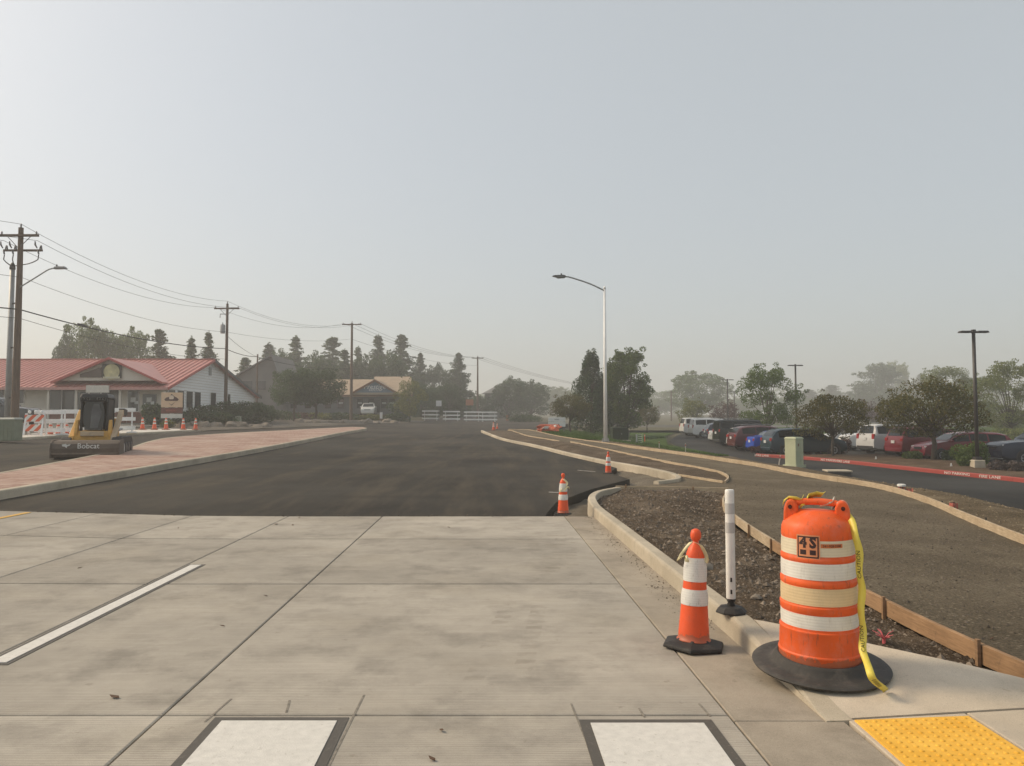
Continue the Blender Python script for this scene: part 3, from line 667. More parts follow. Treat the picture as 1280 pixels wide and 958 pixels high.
def ribbon(pts, wdir, wid, mat, name, parent=None, th=.0012, crease=.004):
    P = spline(pts, .03); mb = MB(); n = len(P)
    wd = [Vector(q) for q in wdir]
    for i, p in enumerate(P):
        t = i / (n - 1) * (len(wd) - 1); a = min(int(t), len(wd) - 2); d = (wd[a].lerp(wd[a + 1], t - a)).normalized()
        c = Vector((0, -crease * math.sin(i * 1.3), 0)); p = p + Vector((.006 * math.sin(i * .9), 0, 0))
        for k in (-.5, 0, .5): mb.v.append(tuple(p + d * (wid * k) + (c if k == 0 else Vector())))
    mb.f = [(i * 3 + k, i * 3 + k + 1, i * 3 + k + 4, i * 3 + k + 3) for i in range(n - 1) for k in (0, 1)]
    o = mb.build(name, mat, parent, smooth=True); s_ = o.modifiers.new('s', 'SOLIDIFY'); s_.thickness = th; return o, P
tw = [(.8, -.6, .4), (.6, -.8, .1), (.85, -.5, 0), (.55, -.85, 0), (.8, -.6, 0), (.45, -.9, .1), (.85, -.45, 0), (.7, -.7, .1), (.95, -.1, .3), (.8, .4, .3)]
tpts = [At(1055, 640, 4.82), At(1063, 650, 4.75), At(1070, 668, 4.69), At(1074, 700, 4.67), At(1077, 745, 4.66), At(1078, 790, 4.645), At(1081, 822, 4.55), At(1090, 846, 4.42), U(1107, 864, .012, hsw)]
tape, P = ribbon(tpts, tw, .043, TAPE, 'caution_tape')
tag(tape, 'yellow caution tape hanging from the drum handle down to the pavement', 'caution tape')
def on_ribbon(me, pts, s0, wdirs):              # letters run along the ribbon
    acc = [0]
    for a, b in zip(pts, pts[1:]): acc.append(acc[-1] + (b - a).length)
    for v in me.vertices:
        s = s0 - v.co.x; k = max(0, min(len(pts) - 2, next((i for i in range(len(acc) - 1) if acc[i + 1] > s), len(pts) - 2)))
        t = (s - acc[k]) / max(1e-6, acc[k + 1] - acc[k]); p = pts[k].lerp(pts[k + 1], t)
        q = (k + t) / (len(pts) - 1) * (len(wdirs) - 1); a = min(int(q), len(wdirs) - 2); d = Vector(wdirs[a]).lerp(Vector(wdirs[a + 1]), q - a).normalized()
        f = (pts[k + 1] - pts[k]).normalized().cross(d).normalized()
        if f.y > 0: f = -f
        v.co = p + d * (-v.co.y) * .95 + f * .009
    return me
for s0, tx in ((.36, 'CAUTION'), (.80, 'CAUTION'), (1.12, 'IIIIIIIII')):
    me = text_mesh(tx, .035, BLACK, .0003, name='lettering')
    for v in me.vertices: v.co.x *= 1.05
    link('lettering', on_ribbon(me, P, s0, tw), tape)
dl = lambda x, y, z: Vector((DX, DY, DZ)) + hd * x * .935 + hn * y + Vector((0, 0, .015 + z * 1.012))
knot, _ = ribbon([dl(-.215, 0, .985), dl(-.19, -.03, 1.02), dl(-.14, -.035, 1.015), dl(-.10, -.032, .995), dl(-.085, 0, 1.02), dl(-.09, .03, .99), dl(-.1, 0, .965), dl(-.085, -.035, .98), dl(-.06, -.03, 1.03), dl(-.01, -.0, 1.045), dl(.03, .0, 1.04), dl(.05, 0, 1.06)], [(0, -.5, 1), (.2, -1, .4), (0, -.6, 1), (.4, .2, 1), (0, .5, 1), (1, 0, .2), (0, -.5, 1), (.2, -1, 1), (0, -1, .3)], .045, TAPE, 'tape_knot', None, .002, .012)
tag(knot, 'knotted yellow tape wound round the left end of the drum handle', 'tape')
knot, _ = ribbon([dl(.02, -.025, .985), dl(.06, -.03, .99), dl(.085, -.035, 1.0), dl(.10, 0, 1.025), (dl(.11, .03, .99)), dl(.105, -.03, .965), dl(.12, -.034, .99), dl(.15, -.03, 1.005), dl(.17, -.05, .985)], [(0, -.4, 1), (.2, -1, .6), (.6, 0, 1), (1, .3, .2), (0, -.5, 1), (.5, -.4, .8)], .03, M('tape_white_black', (.62, .6, .5), .5, .5, 40), 'tape_knot', None, .002, .012)
tag(knot, 'pale tape scrap tied round the right end of the drum handle', 'tape')

# tall cone with ball top
def grabber_cone(loc, label, rz=0, hexr=.235):
    c = thing('traffic_cone', label, 'traffic cone', loc, rz)
    MB().lathe([(hexr - .03, 0), (hexr, .004), (hexr - .006, .028), (hexr - .07, .046), (.13, .05), (.12, .062)], 6 if hexr > .2 else 4, cap=True).build('base', BLK, c, bevel=.008)
    def r(z): return .112 - (.112 - .066) * (z - .045) / .6
    pr = [(.118, .045), (.120, .055), (r(.062), .062)] + [(r(.062 + .03 * k), .062 + .03 * k) for k in range(1, 20)] + [(.062, .66), (.052, .69), (.036, .715), (.022, .73), (.019, .755)]
    MB().lathe(pr, 40).build('body', ORG2, c, auto=60)
    ring(r(.30), .30, r(.41), .41, SHW2, c, n=40); ring(r(.465), .465, r(.63), .63, SHW2, c, n=40)
    MB().lathe([(.015, .745), (.03, .752), (.038, .775), (.038, .80), (.030, .822), (.012, .832), (0, .833)], 24, cap=False).build('ball_top', ORG2, c, auto=60)
    return c
CX, CY = 1.295, 5.58
cone = grabber_cone((CX, CY, G(CX, CY) + .001), 'tall orange cone with two white bands on a black hexagonal base by the kerb', R(12))
cone.rotation_euler = (R(-1), R(2.5), R(12))
ct = lambda x, y, z: Vector((CX + x, CY + y, z))
sc1, _ = ribbon([ct(-.015, -.03, .745), ct(-.045, -.035, .72), ct(-.085, -.02, .66), ct(-.10, -.01, .61), ct(-.085, -.03, .635), ct(-.055, -.055, .655), ct(-.052, -.065, .61)], [(1, -.5, .3), (1, -.4, .2), (1, -.5, .4), (.8, -.6, .3), (1, -.6, 0)], .03, TAPEP, 'tape_scrap', None, .0015, .006)
tag(sc1, 'pale yellow tape tied at the neck of the tall cone, left tail', 'tape')
sc2, _ = ribbon([ct(.005, -.03, .745), ct(.04, -.04, .73), ct(.075, -.035, .68), ct(.105, -.02, .625), ct(.09, -.03, .60)], [(1, -.5, -.3), (1, -.5, -.4), (1, -.4, -.4), (1, 0, -.5)], .034, TAPEP, 'tape_scrap', None, .0015, .006)
tag(sc2, 'pale yellow tape tied at the neck of the tall cone, right tail', 'tape')
p = U(704, 644)
c2 = grabber_cone((p.x, p.y, p.z + .002), 'orange cone with scraps of yellow tape standing at the corner of the black asphalt', R(20), .19); c2.scale = (.86,) * 3
tc, _ = ribbon([p + Vector((x, y, z)) for x, y, z in ((.0, -.05, .62), (.06, -.05, .56), (.05, -.07, .5), (-.03, -.08, .46), (-.06, -.08, .40), (.02, -.09, .43), (.08, -.06, .50), (.09, -.05, .46))], [(1, -.5, .3), (1, -.3, .6), (1, -.5, .4), (1, 0, -.5)], .035, TAPEP, 'tape_scrap', None, .0015, .006)
tag(tc, 'pale tape wound round the cone at the asphalt corner', 'tape')
p = U(757, 594, 0)
c3 = grabber_cone((p.x + .1, p.y + .2, p.z + .025), 'small orange cone on the asphalt in front of the long kerb', 0, .2); c3.scale = (.78, .78, .74)

# white delineator post
p = U(914, 766, .155)
dp = thing('delineator_post', 'white plastic delineator post with two grey bands on the kerb end', 'delineator post', (p.x, p.y, p.z + .002))
WPL = M('white_plastic', (.78, .77, .73), .45, .06, 6, dirt=.15, dirtc=(.4, .37, .3))
MB().lathe([(.034, .105), (.035, .11), (.0345, .90), (.034, .922), (.030, .928), (0, .928)], 28, cap=False).build('post', WPL, dp, auto=50)
for a, b in ((.745, .825), (.60, .68)): MB().lathe([(.03, a), (.0365, a), (.0362, b), (.03, b)], 28, cap=False).build('reflective_band', M('grey_sheeting', (.48, .47, .45), .35, .08), dp, auto=40)
MB().lathe([(.030, .03), (.031, .06), (.024, .075), (.031, .085), (.031, .115)], 20).build('collar', BLK, dp, smooth=True)
MB().lathe([(.118, 0), (.118, .012), (.085, .045), (.045, .052)], 8).build('base', BLK, dp, bevel=.005)
for z in (.16, .25):
    MB().box((-.006, -.034, z), (.014, .006, .032)).build('slot', BLACK, dp, bevel=.002)

# small near things
def rock(name, loc, s, label, mat=STN, seed=0, group=None, sub=2):
    rnd = random.Random(seed); bm = bmesh.new(); bmesh.ops.create_icosphere(bm, subdivisions=sub, radius=1)
    for v in bm.verts:
        k = 1 + .35 * noise.noise(v.co * 1.3 + Vector((seed * 3.7, 0, 0))) + .12 * noise.noise(v.co * 3.1 + Vector((seed, 5, 0)))
        v.co = Vector((v.co.x * s[0], v.co.y * s[1], max(-.3, v.co.z) * s[2])) * k
    me = bpy.data.meshes.new(name); bm.to_mesh(me); bm.free(); me.materials.append(mat); me.shade_smooth(); sharp(me, 32)
    o = link(name, me, None, loc, rnd.random() * 6); return tag(o, label, 'rock', group) if label else o
ROCK = M('rock_grey', (.20, .17, .135), .9, .3, 14, .5, 50, world=True)
for i, (px, py, s, lb) in enumerate(((884, 711, (.09, .07, .06), 'pale stone lying in the soil bed behind the tall cone'), (905, 718, (.05, .04, .035), 'smaller stone beside the pale stone near the white post'), (945, 752, (.045, .05, .03), 'stone at the soil edge between the white post and the drum'))):
    p = U(px, py, .04); rock('stone', (p.x, p.y, hbed(p.x, p.y) + .005), s, lb, ROCK, i + 1)
PINK = M('pink_whisker', (.75, .16, .17), .6, .2)
p = U(1105, 803, .03); wk = thing('survey_whisker', 'pink survey whisker tuft in the soil behind the drum', 'survey marker', (p.x, p.y, hbed(p.x, p.y)))
MB().tube([(0, 0, -.03), (0, 0, .02)], .012, 8).build('stem', PINK, wk)
for i in range(16):
    a = random.random() * 6.28; l = random.uniform(.05, .10); MB().tube([(0, 0, .015), (.4 * l * math.cos(a), .4 * l * math.sin(a), l * .6), (.8 * l * math.cos(a), .8 * l * math.sin(a), l * .75)], [.002, .003, .002], 5).build('bristle', PINK, wk)
# leaves and crumbs on the concrete
LEAF = M('dry_leaf', (.10, .055, .03), .8, .3, 30)
for i, (px, py, s) in enumerate(((345, 656, .10), (366, 657, .06), (374, 648, .05), (423, 645, .05), (223, 661, .04), (143, 873, .06), (100, 711, .04), (278, 784, .03), (561, 660, .04), (552, 915, .035), (540, 951, .04), (332, 746, .03), (1240, 800, .035))):
    h = G if px < 1200 else hpath; p = U(px, py, 0, h); a = random.random() * 6; mb = MB()
    sh = [(-1, 0), (-.5, .35), (.2, .42), (1, 0), (.2, -.35), (-.5, -.4)]
    v = [(*rot2(x * s * .6, y * s * .6, a), .006 + .012 * abs(y) + (.01 if x > .5 else 0)) for x, y in sh]
    o = mb.add(v + [(q[0], q[1], q[2] - .003) for q in v], [tuple(range(6)), tuple(range(11, 5, -1))] + [(k, (k + 1) % 6, 6 + (k + 1) % 6, 6 + k) for k in range(6)]).build('dry_leaf', LEAF, loc=(p.x, p.y, p.z + .002))
    lab = ['curled dry leaf on the concrete near the asphalt edge, largest of its cluster', 'dry leaf scrap just right of the largest leaf near the asphalt edge', 'small leaf scrap nearest the asphalt in the leaf cluster', 'lone dark scrap on the slab right of the leaf cluster', 'dark scrap on the slab beyond the white dash', 'thin twig-like leaf on the slab below the white dash', 'brown scrap left of the far end of the white dash', 'small dark speck right of the white dash, mid slab', 'dark speck on the slab near the far tyre marks', 'leaf scrap between the two crosswalk bars, upper', 'leaf scrap between the two crosswalk bars, lower', 'dark speck beside the long slab joint', 'pale leaf scrap on the dirt path at the right edge'][i]
    tag(o, lab, 'leaf')
# ================================================================ foliage helper
def leafcloud(blobs, n, size, rnd, flat=.6, shell=.55, aspect=1.0):
    """leaf-sized faces spread through ellipsoid clumps (cx,cy,cz,rx,ry,rz)"""
    vol = [(b[3] * b[4] * b[5]) ** .62 for b in blobs]; tot = sum(vol); V = []; Fc = []
    for b, vb in zip(blobs, vol):
        for _ in range(max(3, int(n * vb / tot))):
            while True:
                d = Vector((rnd.uniform(-1, 1), rnd.uniform(-1, 1), rnd.uniform(-1, 1)))
                if .05 < d.length < 1: break
            r = d.length ** shell; d = d.normalized() * r
            p = Vector((b[0] + d.x * b[3], b[1] + d.y * b[4], b[2] + d.z * b[5]))
            nn = Vector((rnd.gauss(0, 1), rnd.gauss(0, 1), rnd.gauss(.4, 1))) + d * flat; nn.normalize()
            a = nn.orthogonal().normalized(); a = Matrix.Rotation(rnd.random() * 6.28, 3, nn) @ a; c = nn.cross(a)
            s = size * rnd.uniform(.6, 1.3); o = len(V)
            V += [tuple(p - a * s * .5 * aspect), tuple(p + c * s * .28 + nn * s * .06), tuple(p + a * s * .5 * aspect), tuple(p - c * s * .28)]
            Fc.append((o, o + 1, o + 2, o + 3))
    return V, Fc
def m_leaf(name, dark, mid, light, rough=.6, trans=.0):
    t = NT(name); isl = t.n('NewGeometry').outputs['Random Per Island']; ob = t.n('ObjectInfo').outputs['Random']
    col = t.ramp(isl, [(0, dark), (.55, mid), (1, light)])
    cl = t.noise(t.pos(False), .9, 3); col = t.mix(1, col, t.ramp(cl, [(.3, .72), (.7, 1.25)]), 'MULTIPLY')
    col = t.mix(1, col, t.ramp(ob, [(0, .85), (1, 1.12)]), 'MULTIPLY')
    t.done(col, rough, None, 0, .25)
    tl = t.n('BsdfTranslucent'); t.l(t.mix(1, col, (1.15, 1.2, .8), 'MULTIPLY'), tl.inputs[0]); mx = t.n('MixShader'); mx.inputs[0].default_value = .38
    t.l(t.b.outputs[0], mx.inputs[1]); t.l(tl.outputs[0], mx.inputs[2]); t.l(mx.outputs[0], t.t.nodes['Material Output'].inputs[0]); return t.m
L_GREEN = m_leaf('leaf_green', (0.057, 0.092, 0.022), (0.092, 0.142, 0.032), (0.155, 0.209, 0.057))
L_JUN = m_leaf('leaf_juniper', (.030, .058, .026), (.052, .088, .038), (.088, .128, .058))
L_PINE = m_leaf('needle_conifer', (0.049, 0.073, 0.041), (0.076, 0.108, 0.057), (0.121, 0.155, 0.081))
L_OLIVE = m_leaf('leaf_olive', (0.081, 0.092, 0.027), (0.135, 0.146, 0.046), (0.216, 0.216, 0.074))
L_CRAB = m_leaf('leaf_crabapple', (.050, .056, .016), (.090, .090, .028), (.165, .13, .044))
L_MAR = m_leaf('leaf_maroon', (0.047, 0.019, 0.019), (0.081, 0.032, 0.030), (0.128, 0.061, 0.051))
L_LAV = m_leaf('leaf_grey_purple', (0.081, 0.065, 0.065), (0.135, 0.108, 0.105), (0.203, 0.162, 0.155))
L_PALE = m_leaf('leaf_pale', (0.108, 0.135, 0.043), (0.169, 0.196, 0.065), (0.243, 0.257, 0.101))
BARK = M('bark', (.085, .066, .05), .9, .3, 12, .6, 30)
def shrub(name, loc, rx, ry, rz_, label, mat, n=900, size=.09, seed=0, group=None, cat='shrub'):
    rnd = random.Random(seed); t = thing(name, label, cat, loc, 0, group)
    bl = [(0, 0, rz_ * .45, rx * .8, ry * .8, rz_ * .5)] + [(rnd.uniform(-.6, .6) * rx, rnd.uniform(-.6, .6) * ry, rz_ * rnd.uniform(.3, .75), rx * rnd.uniform(.3, .5), ry * rnd.uniform(.3, .5), rz_ * rnd.uniform(.25, .4)) for _ in range(9)]
    MB().add(*leafcloud(bl, n, size, rnd)).build('foliage', mat, t)
    mb = MB()
    for k in range(5):
        a = rnd.random() * 6.28; mb.tube([(0, 0, -.05), (rx * .3 * math.cos(a), ry * .3 * math.sin(a), rz_ * .4), (rx * .6 * math.cos(a), ry * .6 * math.sin(a), rz_ * .65)], [.03, .02, .008], 5)
    mb.build('stems', BARK, t); return t
# ================================================================ utility poles and wires
POLE = M('pole_wood', (.115, .078, .055), .9, .3, 3, .4, 30, stretch=(6, 6, .6), dirt=.3, dirtc=(.2, .16, .13))
GALV = M('galvanised', (.30, .31, .31), .5, .12, 5, metal=.3); DKM = M('dark_metal', (.05, .047, .045), .5, .15, 6, metal=.2); CERAM = M('insulator', (.22, .21, .21), .3, .1)
WIRE = M('wire', (.035, .035, .035), .7, .1)
def upole(loc, h, label, arm=2.4, az=0, r=.17, arm_z=None, insul=True, braces=True):
    t = thing('utility_pole', label, 'utility pole', loc, az, None)
    MB().tube([(0, 0, -.5), (0, 0, h * .5), (0, 0, h)], [r, r * .85, r * .62], 14).build('pole', POLE, t, auto=60)
    if arm:
        z = arm_z or h - .45
        MB().box((0, -.14, z), (arm, .11, .13)).build('crossarm', POLE, t, bevel=.01)
        if insul:
            for x in (-arm / 2 + .12, arm / 2 - .12): MB().lathe([(.02, .06), (.05, .08), (.03, .12), (.055, .14), (.03, .2), (.02, .24)], 8, (x, -.14, z)).build('insulator', CERAM, t, smooth=True)
            MB().lathe([(.02, 0), (.05, .05), (.03, .09), (.055, .12), (.03, .2), (.02, .24)], 8, (0, 0, h)).build('insulator', CERAM, t, smooth=True)
        if braces:
            for s in (-1, 1): MB().tube([(s * .62, -.14, z - .06), (s * .08, -.16, z - .62)], .018, 6).build('brace', DKM, t)
    return t
def wire(a, b, sag, label, r=.012, name='overhead_wire'):
    P = [Vector(a).lerp(Vector(b), k / 16) - Vector((0, 0, sag * 4 * (k / 16) * (1 - k / 16))) for k in range(17)]
    o = MB().tube(P, r, 5).build(name, WIRE, smooth=True); return tag(o, label, 'wire')
b1 = At(18, 540, 41); b1.z = G(b1.x, b1.y); tp1 = At(27, 285, 41); h1 = tp1.z - b1.z
p1 = upole(b1, h1, 'tall brown timber utility pole with two crossarms and a street lamp at the left edge', 2.1, 0, .2, h1 - .45)
lean = math.atan2(tp1.x - b1.x - .02, h1); p1.rotation_euler = (0, lean * .0, 0)
zz = h1 - 1.2
MB().box((.05, .14, zz), (2.1, .1, .11)).build('crossarm', POLE, p1, bevel=.01)
for x in (-.9, -.42, .95):
    q = MB().tube([(x - .08, .05, zz + .1), (x - .16, .0, zz + .28), (x - .14, -.05, zz + .46)], [.03, .05, .03], 6); q.tube([(x + .06, .05, zz + .05), (x + .16, 0, zz + .2), (x + .22, -.03, zz + .02)], [.03, .06, .04], 6); q.tube([(x + .05, 0, zz - .25), (x, 0, zz - .05)], [.035, .05], 6)
    q.build('cutout_fuse', M('porcelain_grey', (.11, .11, .115), .4, .2), p1, smooth=True)
    MB().tube(spline([(x - .02, .1, zz - .25), (x - .05, .1, zz - .5), (x * .6 - .2, .15, zz - .72), (-.62, .3, zz - .85), (-.62, .35, zz - 1.05)], .15), .028, 6).build('riser_cable', M('cable_black', (.03, .03, .03), .6, .1), p1, smooth=True)
lamp = MB().tube(spline([(.1, -.1, h1 - 3.25), (.9, -.2, h1 - 2.8), (1.75, -.3, h1 - 2.32), (2.1, -.35, h1 - 2.25)], .2), .035, 8).build('lamp_arm', GALV, p1, smooth=True)
MB().box((2.4, -.38, h1 - 2.25), (.75, .28, .13), R(-6), (.7, .7)).build('lamp_head', M('lamp_grey', (.2, .2, .2), .5, .1), p1, bevel=.03)
MB().lathe([(.04, 0), (.04, .1), (.0, .12)], 8, (2.2, -.36, h1 - 2.18), cap=False).build('photocell', DKM, p1)
rb = b1 + Vector((-.62, .35, 0)); rp = thing('riser_pole', 'grey steel conduit pole standing just left of the tall timber pole', 'conduit pole', rb)
MB().tube([(0, 0, -.3), (0, 0, h1 - 2.2)], [.16, .12], 12).build('conduit', GALV, rp, smooth=True); MB().lathe([(.14, 0), (.15, .1), (.1, .3), (.05, .38)], 12, (0, 0, h1 - 2.2)).build('weatherhead', DKM, rp, smooth=True)
for z in (1.9, 4.6, 7): MB().box((.25, -.12, z), (.6, .06, .08), R(-25)).build('standoff_bracket', DKM, rp)
def polebase(px, Y, z=None):
    x = XA(px, Y); return Vector((x, Y, G(x, Y) - .1))
b2 = polebase(282, 70); h2 = At(282, 380, 70).z - b2.z
p2 = upole(b2, h2, 'timber utility pole with a grey transformer can in front of the white gable wall', 2.3, 0, .17)
MB().lathe([(.0, 0), (.2, .02), (.21, .1), (.21, .75), (.18, .82), (.05, .86), (.04, 1.02)], 14, (-.36, -.1, h2 - 2.75), cap=False).build('transformer', GALV, p2, auto=40)
MB().tube([(-.02, 0, h2 - .95), (-.62, -.05, h2 - .95), (-.64, -.05, h2 - 1.3)], .04, 6).build('fuse_arm', CERAM, p2)
b3 = polebase(439, 95); h3 = At(439, 404, 95).z - b3.z; p3 = upole(b3, h3, 'timber utility pole with one crossarm before the tan roofed building', 2.4, 0, .2, h3 - .2, braces=False)
b4 = polebase(597, 141); h4 = At(597, 446, 141).z - b4.z; p4 = upole(b4, h4, 'most distant timber utility pole, beside the pointed dark conifer', 2.2, 0, .2, h4 - .3, braces=False)
b5 = polebase(321, 88); h5 = At(321, 443, 88).z - b5.z; p5 = upole(b5, h5, 'short bare timber pole right of the white gable wall', 0, 0, .13)
b6 = Vector((XA(839, 185), 185, T(XA(839, 185), 185) - .2)); p6 = upole(b6, At(839, 488, 185).z - b6.z, 'faint distant utility pole beyond the car park', 2.2, 0, .2, None, False, False)
b0 = Vector((-44, 8, .6)); b9 = Vector((40, 250, 5))
for i, (x, dz0, s) in enumerate(((-1.0, -.7, 'front'), (0, .2, 'top'), (1.0, -.7, 'rear'))):
    wire((b0.x + x, b0.y, b0.z + h1 + dz0 + .5), (b1.x + x * .9, b1.y, b1.z + h1 + dz0), .7, f'overhead wire running from the tall pole out of the left edge, {s} strand')
    wire((b1.x + x * .9, b1.y, b1.z + h1 + dz0), (b2.x + x, b2.y, b2.z + h2 + (dz0 + .35 if x else .24)), .9, f'overhead wire between the tall pole and the transformer pole, {s} strand')
    wire((b2.x + x, b2.y, b2.z + h2 + (dz0 + .35 if x else .24)), (b3.x + x, b3.y, b3.z + h3 - .05), 1.1, f'overhead wire between the transformer pole and the tan roof pole, {s} strand')
    wire((b3.x + x, b3.y, b3.z + h3 - .05), (b4.x + x, b4.y, b4.z + h4 - .1), 1.2, f'overhead wire between the tan roof pole and the distant pole, {s} strand', .018)
    wire((b4.x + x, b4.y, b4.z + h4 - .1), (b9.x + x, b9.y, b9.z + 8), 2.0, f'overhead wire from the distant pole towards the right, {s} strand', .022)
n1 = At(27, 347, 41)
wire(n1, At(282, 415, 70), .6, 'single neutral wire between the tall pole and the transformer pole'); wire(At(282, 415, 70), At(439, 424, 95), .5, 'single neutral wire between the transformer pole and the tan roof pole'); wire(At(439, 424, 95), At(597, 457, 141), .8, 'single neutral wire on to the distant pole', .016)
wire((b0.x, b0.y, n1.z + .8), n1, .5, 'single neutral wire leaving the left edge')
c1 = At(24, 387, 41)
wire((b0.x, b0.y, c1.z + 1), c1, .6, 'thick telephone cable leaving the left edge', .035); wire(c1, At(282, 436, 70), .45, 'thick telephone cable sagging over the red roof', .035); wire(At(282, 436, 70), At(321, 446, 88), .2, 'thick telephone cable to the short pole', .035); wire(At(321, 446, 88), At(439, 461, 95), .5, 'telephone cable crossing the round green trees', .03)
c1 = At(24, 398, 41); wire(c1, At(282, 449, 70), .5, 'thin cable below the telephone cable over the red roof', .014); wire((b0.x, b0.y, c1.z + .8), c1, .6, 'thin cable below the telephone cable at the left edge', .014)
wire(At(284, 420, 70), At(321, 446, 88), .2, 'slack drop wire between the transformer pole and the short pole', .018)
sl = MB().tube([At(97, 405, 50.4), At(103, 407, 51), At(109, 408.3, 51.6)], [.05, .11, .05], 8).build('splice_case', BLACK, smooth=True); tag(sl, 'black splice case on the telephone cable over the red roof', 'splice case')

# ================================================================ store with the red metal roof
SX, SY = -27.0, 60.6; SZ = G(SX, SY) - .1
WALLW = M('wall_white', (.62, .58, .50), .8, .06, 2, world=True); SIDING = M('siding_white', (.82, .82, .80), .7, .04, 3); REDM = M('roof_red_metal', (.47, .19, .16), .45, .10, 1.2, world=True, dirt=.12, dirtc=(.4, .25, .22)); TRIMR = M('trim_red', (.42, .09, .075), .5, .1); DKW = glass('window_dark', (.035, .04, .043), .12); FRAMEW = M('frame_white', (.66, .65, .62), .6, .05); BRICK = M('brick_red', (.20, .085, .06), .9, .25, 9, world=True); GREYF = M('frame_grey', (.12, .12, .12), .6, .1)
st = thing('store_building', 'long white store with a salmon red metal roof and small front gable', 'building', (SX, SY, SZ))
L = lambda v: Vector(v) - Vector((SX, SY, SZ))
EZ, RZ = 3.05, 5.95; FY, RY, BY = -1.3, 7.9, 20.4           # eave, ridge; front edge, ridge line, back
XW = -25.0
MB().box((XW / 2, 0.1, 1.6), (-XW, .2, 3.3)).build('front_wall', WALLW, st)
MB().box((XW / 2, 20, 1.6), (-XW, .2, 3.3)).build('back_wall', WALLW, st)
MB().prism([(.2, 0), (20, 0), (20, 3.2), (8.0, 5.85), (.2, 3.45)], -.2, -.02, 'x').build('gable_wall', WALLW, st)
MB().prism([(.2, 0), (20, 0), (20, 3.2), (8.0, 5.85), (.2, 3.45)], XW + .2, XW, 'x').build('gable_wall', WALLW, st)
k = 0; z = .35
while z < 5.7:
    zm = z + .24; y0 = .25 if zm < 3.4 else .25 + (zm - 3.45) / (5.85 - 3.45) * 7.75; y1 = 20 if zm < 3.2 else 20 - (zm - 3.2) / 2.65 * 12
    if y1 - y0 > .5: MB().box((.005, (y0 + y1) / 2, z + .12), (.09, y1 - y0, .232), 0, (.15, 1), (-.04, 0)).build('siding_board', SIDING, st)
    z += .24
slF = math.atan2(RZ - EZ, RY - FY)
def roofplane(y0, z0, y1, z1, name):
    m = MB(); th = .1; x0, x1 = XW - .4, .45
    m.add([(x0, y0, z0 - th), (x1, y0, z0 - th), (x1, y1, z1 - th), (x0, y1, z1 - th), (x0, y0, z0), (x1, y0, z0), (x1, y1, z1), (x0, y1, z1)], [(3, 2, 1, 0), (4, 5, 6, 7), (0, 1, 5, 4), (1, 2, 6, 5), (2, 3, 7, 6), (3, 0, 4, 7)])
    return m.build(name, REDM, st)
rfF = roofplane(FY, EZ, RY, RZ, 'roof'); rfB = roofplane(RY + .002, RZ, BY + .5, 3.0, 'roof')
Lr = math.hypot(RZ - EZ, RY - FY); rm = MB().box((0, Lr / 2, .02), (.09, Lr, .10), 0, (.4, 1)).mesh('roof_seam', REDM)
x = XW - .2
while x < .4:
    o = link('roof_seam', rm, rfF, (x, FY, EZ)); o.rotation_euler = (slF, 0, 0); x += .46
MB().box((XW / 2 + .02, RY, RZ + .03), (-XW + .8, .4, .06)).build('ridge_cap', REDM, rfF)
MB().box((XW / 2 + .02, FY - .03, EZ - .1), (-XW + .85, .06, .2)).build('fascia', M('fascia_pink', (.50, .26, .23), .6, .08), st)
for (y0, z0, y1, z1) in ((FY, EZ, RY, RZ), (RY, RZ, BY + .5, 3.0)):
    m = MB(); m.add([(x_, y_, z_ + d) for x_ in (.46, .52) for (y_, z_) in ((y0, z0), (y1, z1)) for d in (-.2, .03)], [(0, 1, 3, 2), (4, 6, 7, 5), (0, 4, 5, 1), (2, 3, 7, 6), (1, 5, 7, 3), (0, 2, 6, 4)]); m.build('rake_trim', TRIMR if y0 < 0 else GREYF, st)
MB().box((XW / 2, -.62, EZ - .12), (-XW, 1.3, .05)).build('soffit', WALLW, st)
MB().box((.04, 8.0, 4.9), (.06, .55, .75)).build('gable_vent', M('vent_grey', (.3, .3, .29), .7, .1), st)
# front gable over the entrance
D = -.9; gl, gr_, ga = L(At(75, 476, SY + D)), L(At(197, 477, SY + D)), L(At(139, 449, SY + D))
gz = gl.z; dg = (ga.z - EZ) / (RZ - EZ) * (RY - FY) + FY
MB().prism([(gl.x, gz), (gr_.x, gz), (ga.x, ga.z)], D + .05, D + .2, 'y').build('front_gable', WALLW, st)
for s, g in ((0, gl), (1, gr_)):
    yb = (gz - EZ) / (RZ - EZ) * (RY - FY) + FY; e = .5 if s else -.5
    P4 = [(g.x + e, D - .35, gz - .12), (ga.x, D - .35, ga.z + .1), (ga.x, dg + .5, ga.z + .1), (g.x + e, yb + .2, gz - .12)]
    m = MB().add(P4 + [(a, b, c - .12) for a, b, c in P4], [(0, 1, 2, 3), (7, 6, 5, 4), (0, 4, 5, 1), (1, 5, 6, 2), (2, 6, 7, 3), (3, 7, 4, 0)]); m.build('gable_roof', REDM, st)
    m = MB(); m.add([(a, y_, c + d) for y_ in (D - .40, D - .355) for (a, c) in ((g.x + e, gz - .12), (ga.x, ga.z + .1)) for d in (-.16, .02)], [(0, 1, 3, 2), (4, 6, 7, 5), (0, 4, 5, 1), (2, 3, 7, 6), (1, 5, 7, 3), (0, 2, 6, 4)]); m.build('rake_trim', TRIMR, st)
def pane(px0, py0, px1, py1, Yp, name, mat, parent, off=.02, th=.05):
    a, b = L(At(px0, py0, Yp)), L(At(px1, py1, Yp)); yo = Yp - SY
    return MB().box(((a.x + b.x) / 2, yo - off, (a.z + b.z) / 2), (abs(b.x - a.x), th, abs(a.z - b.z))).build(name, mat, parent)
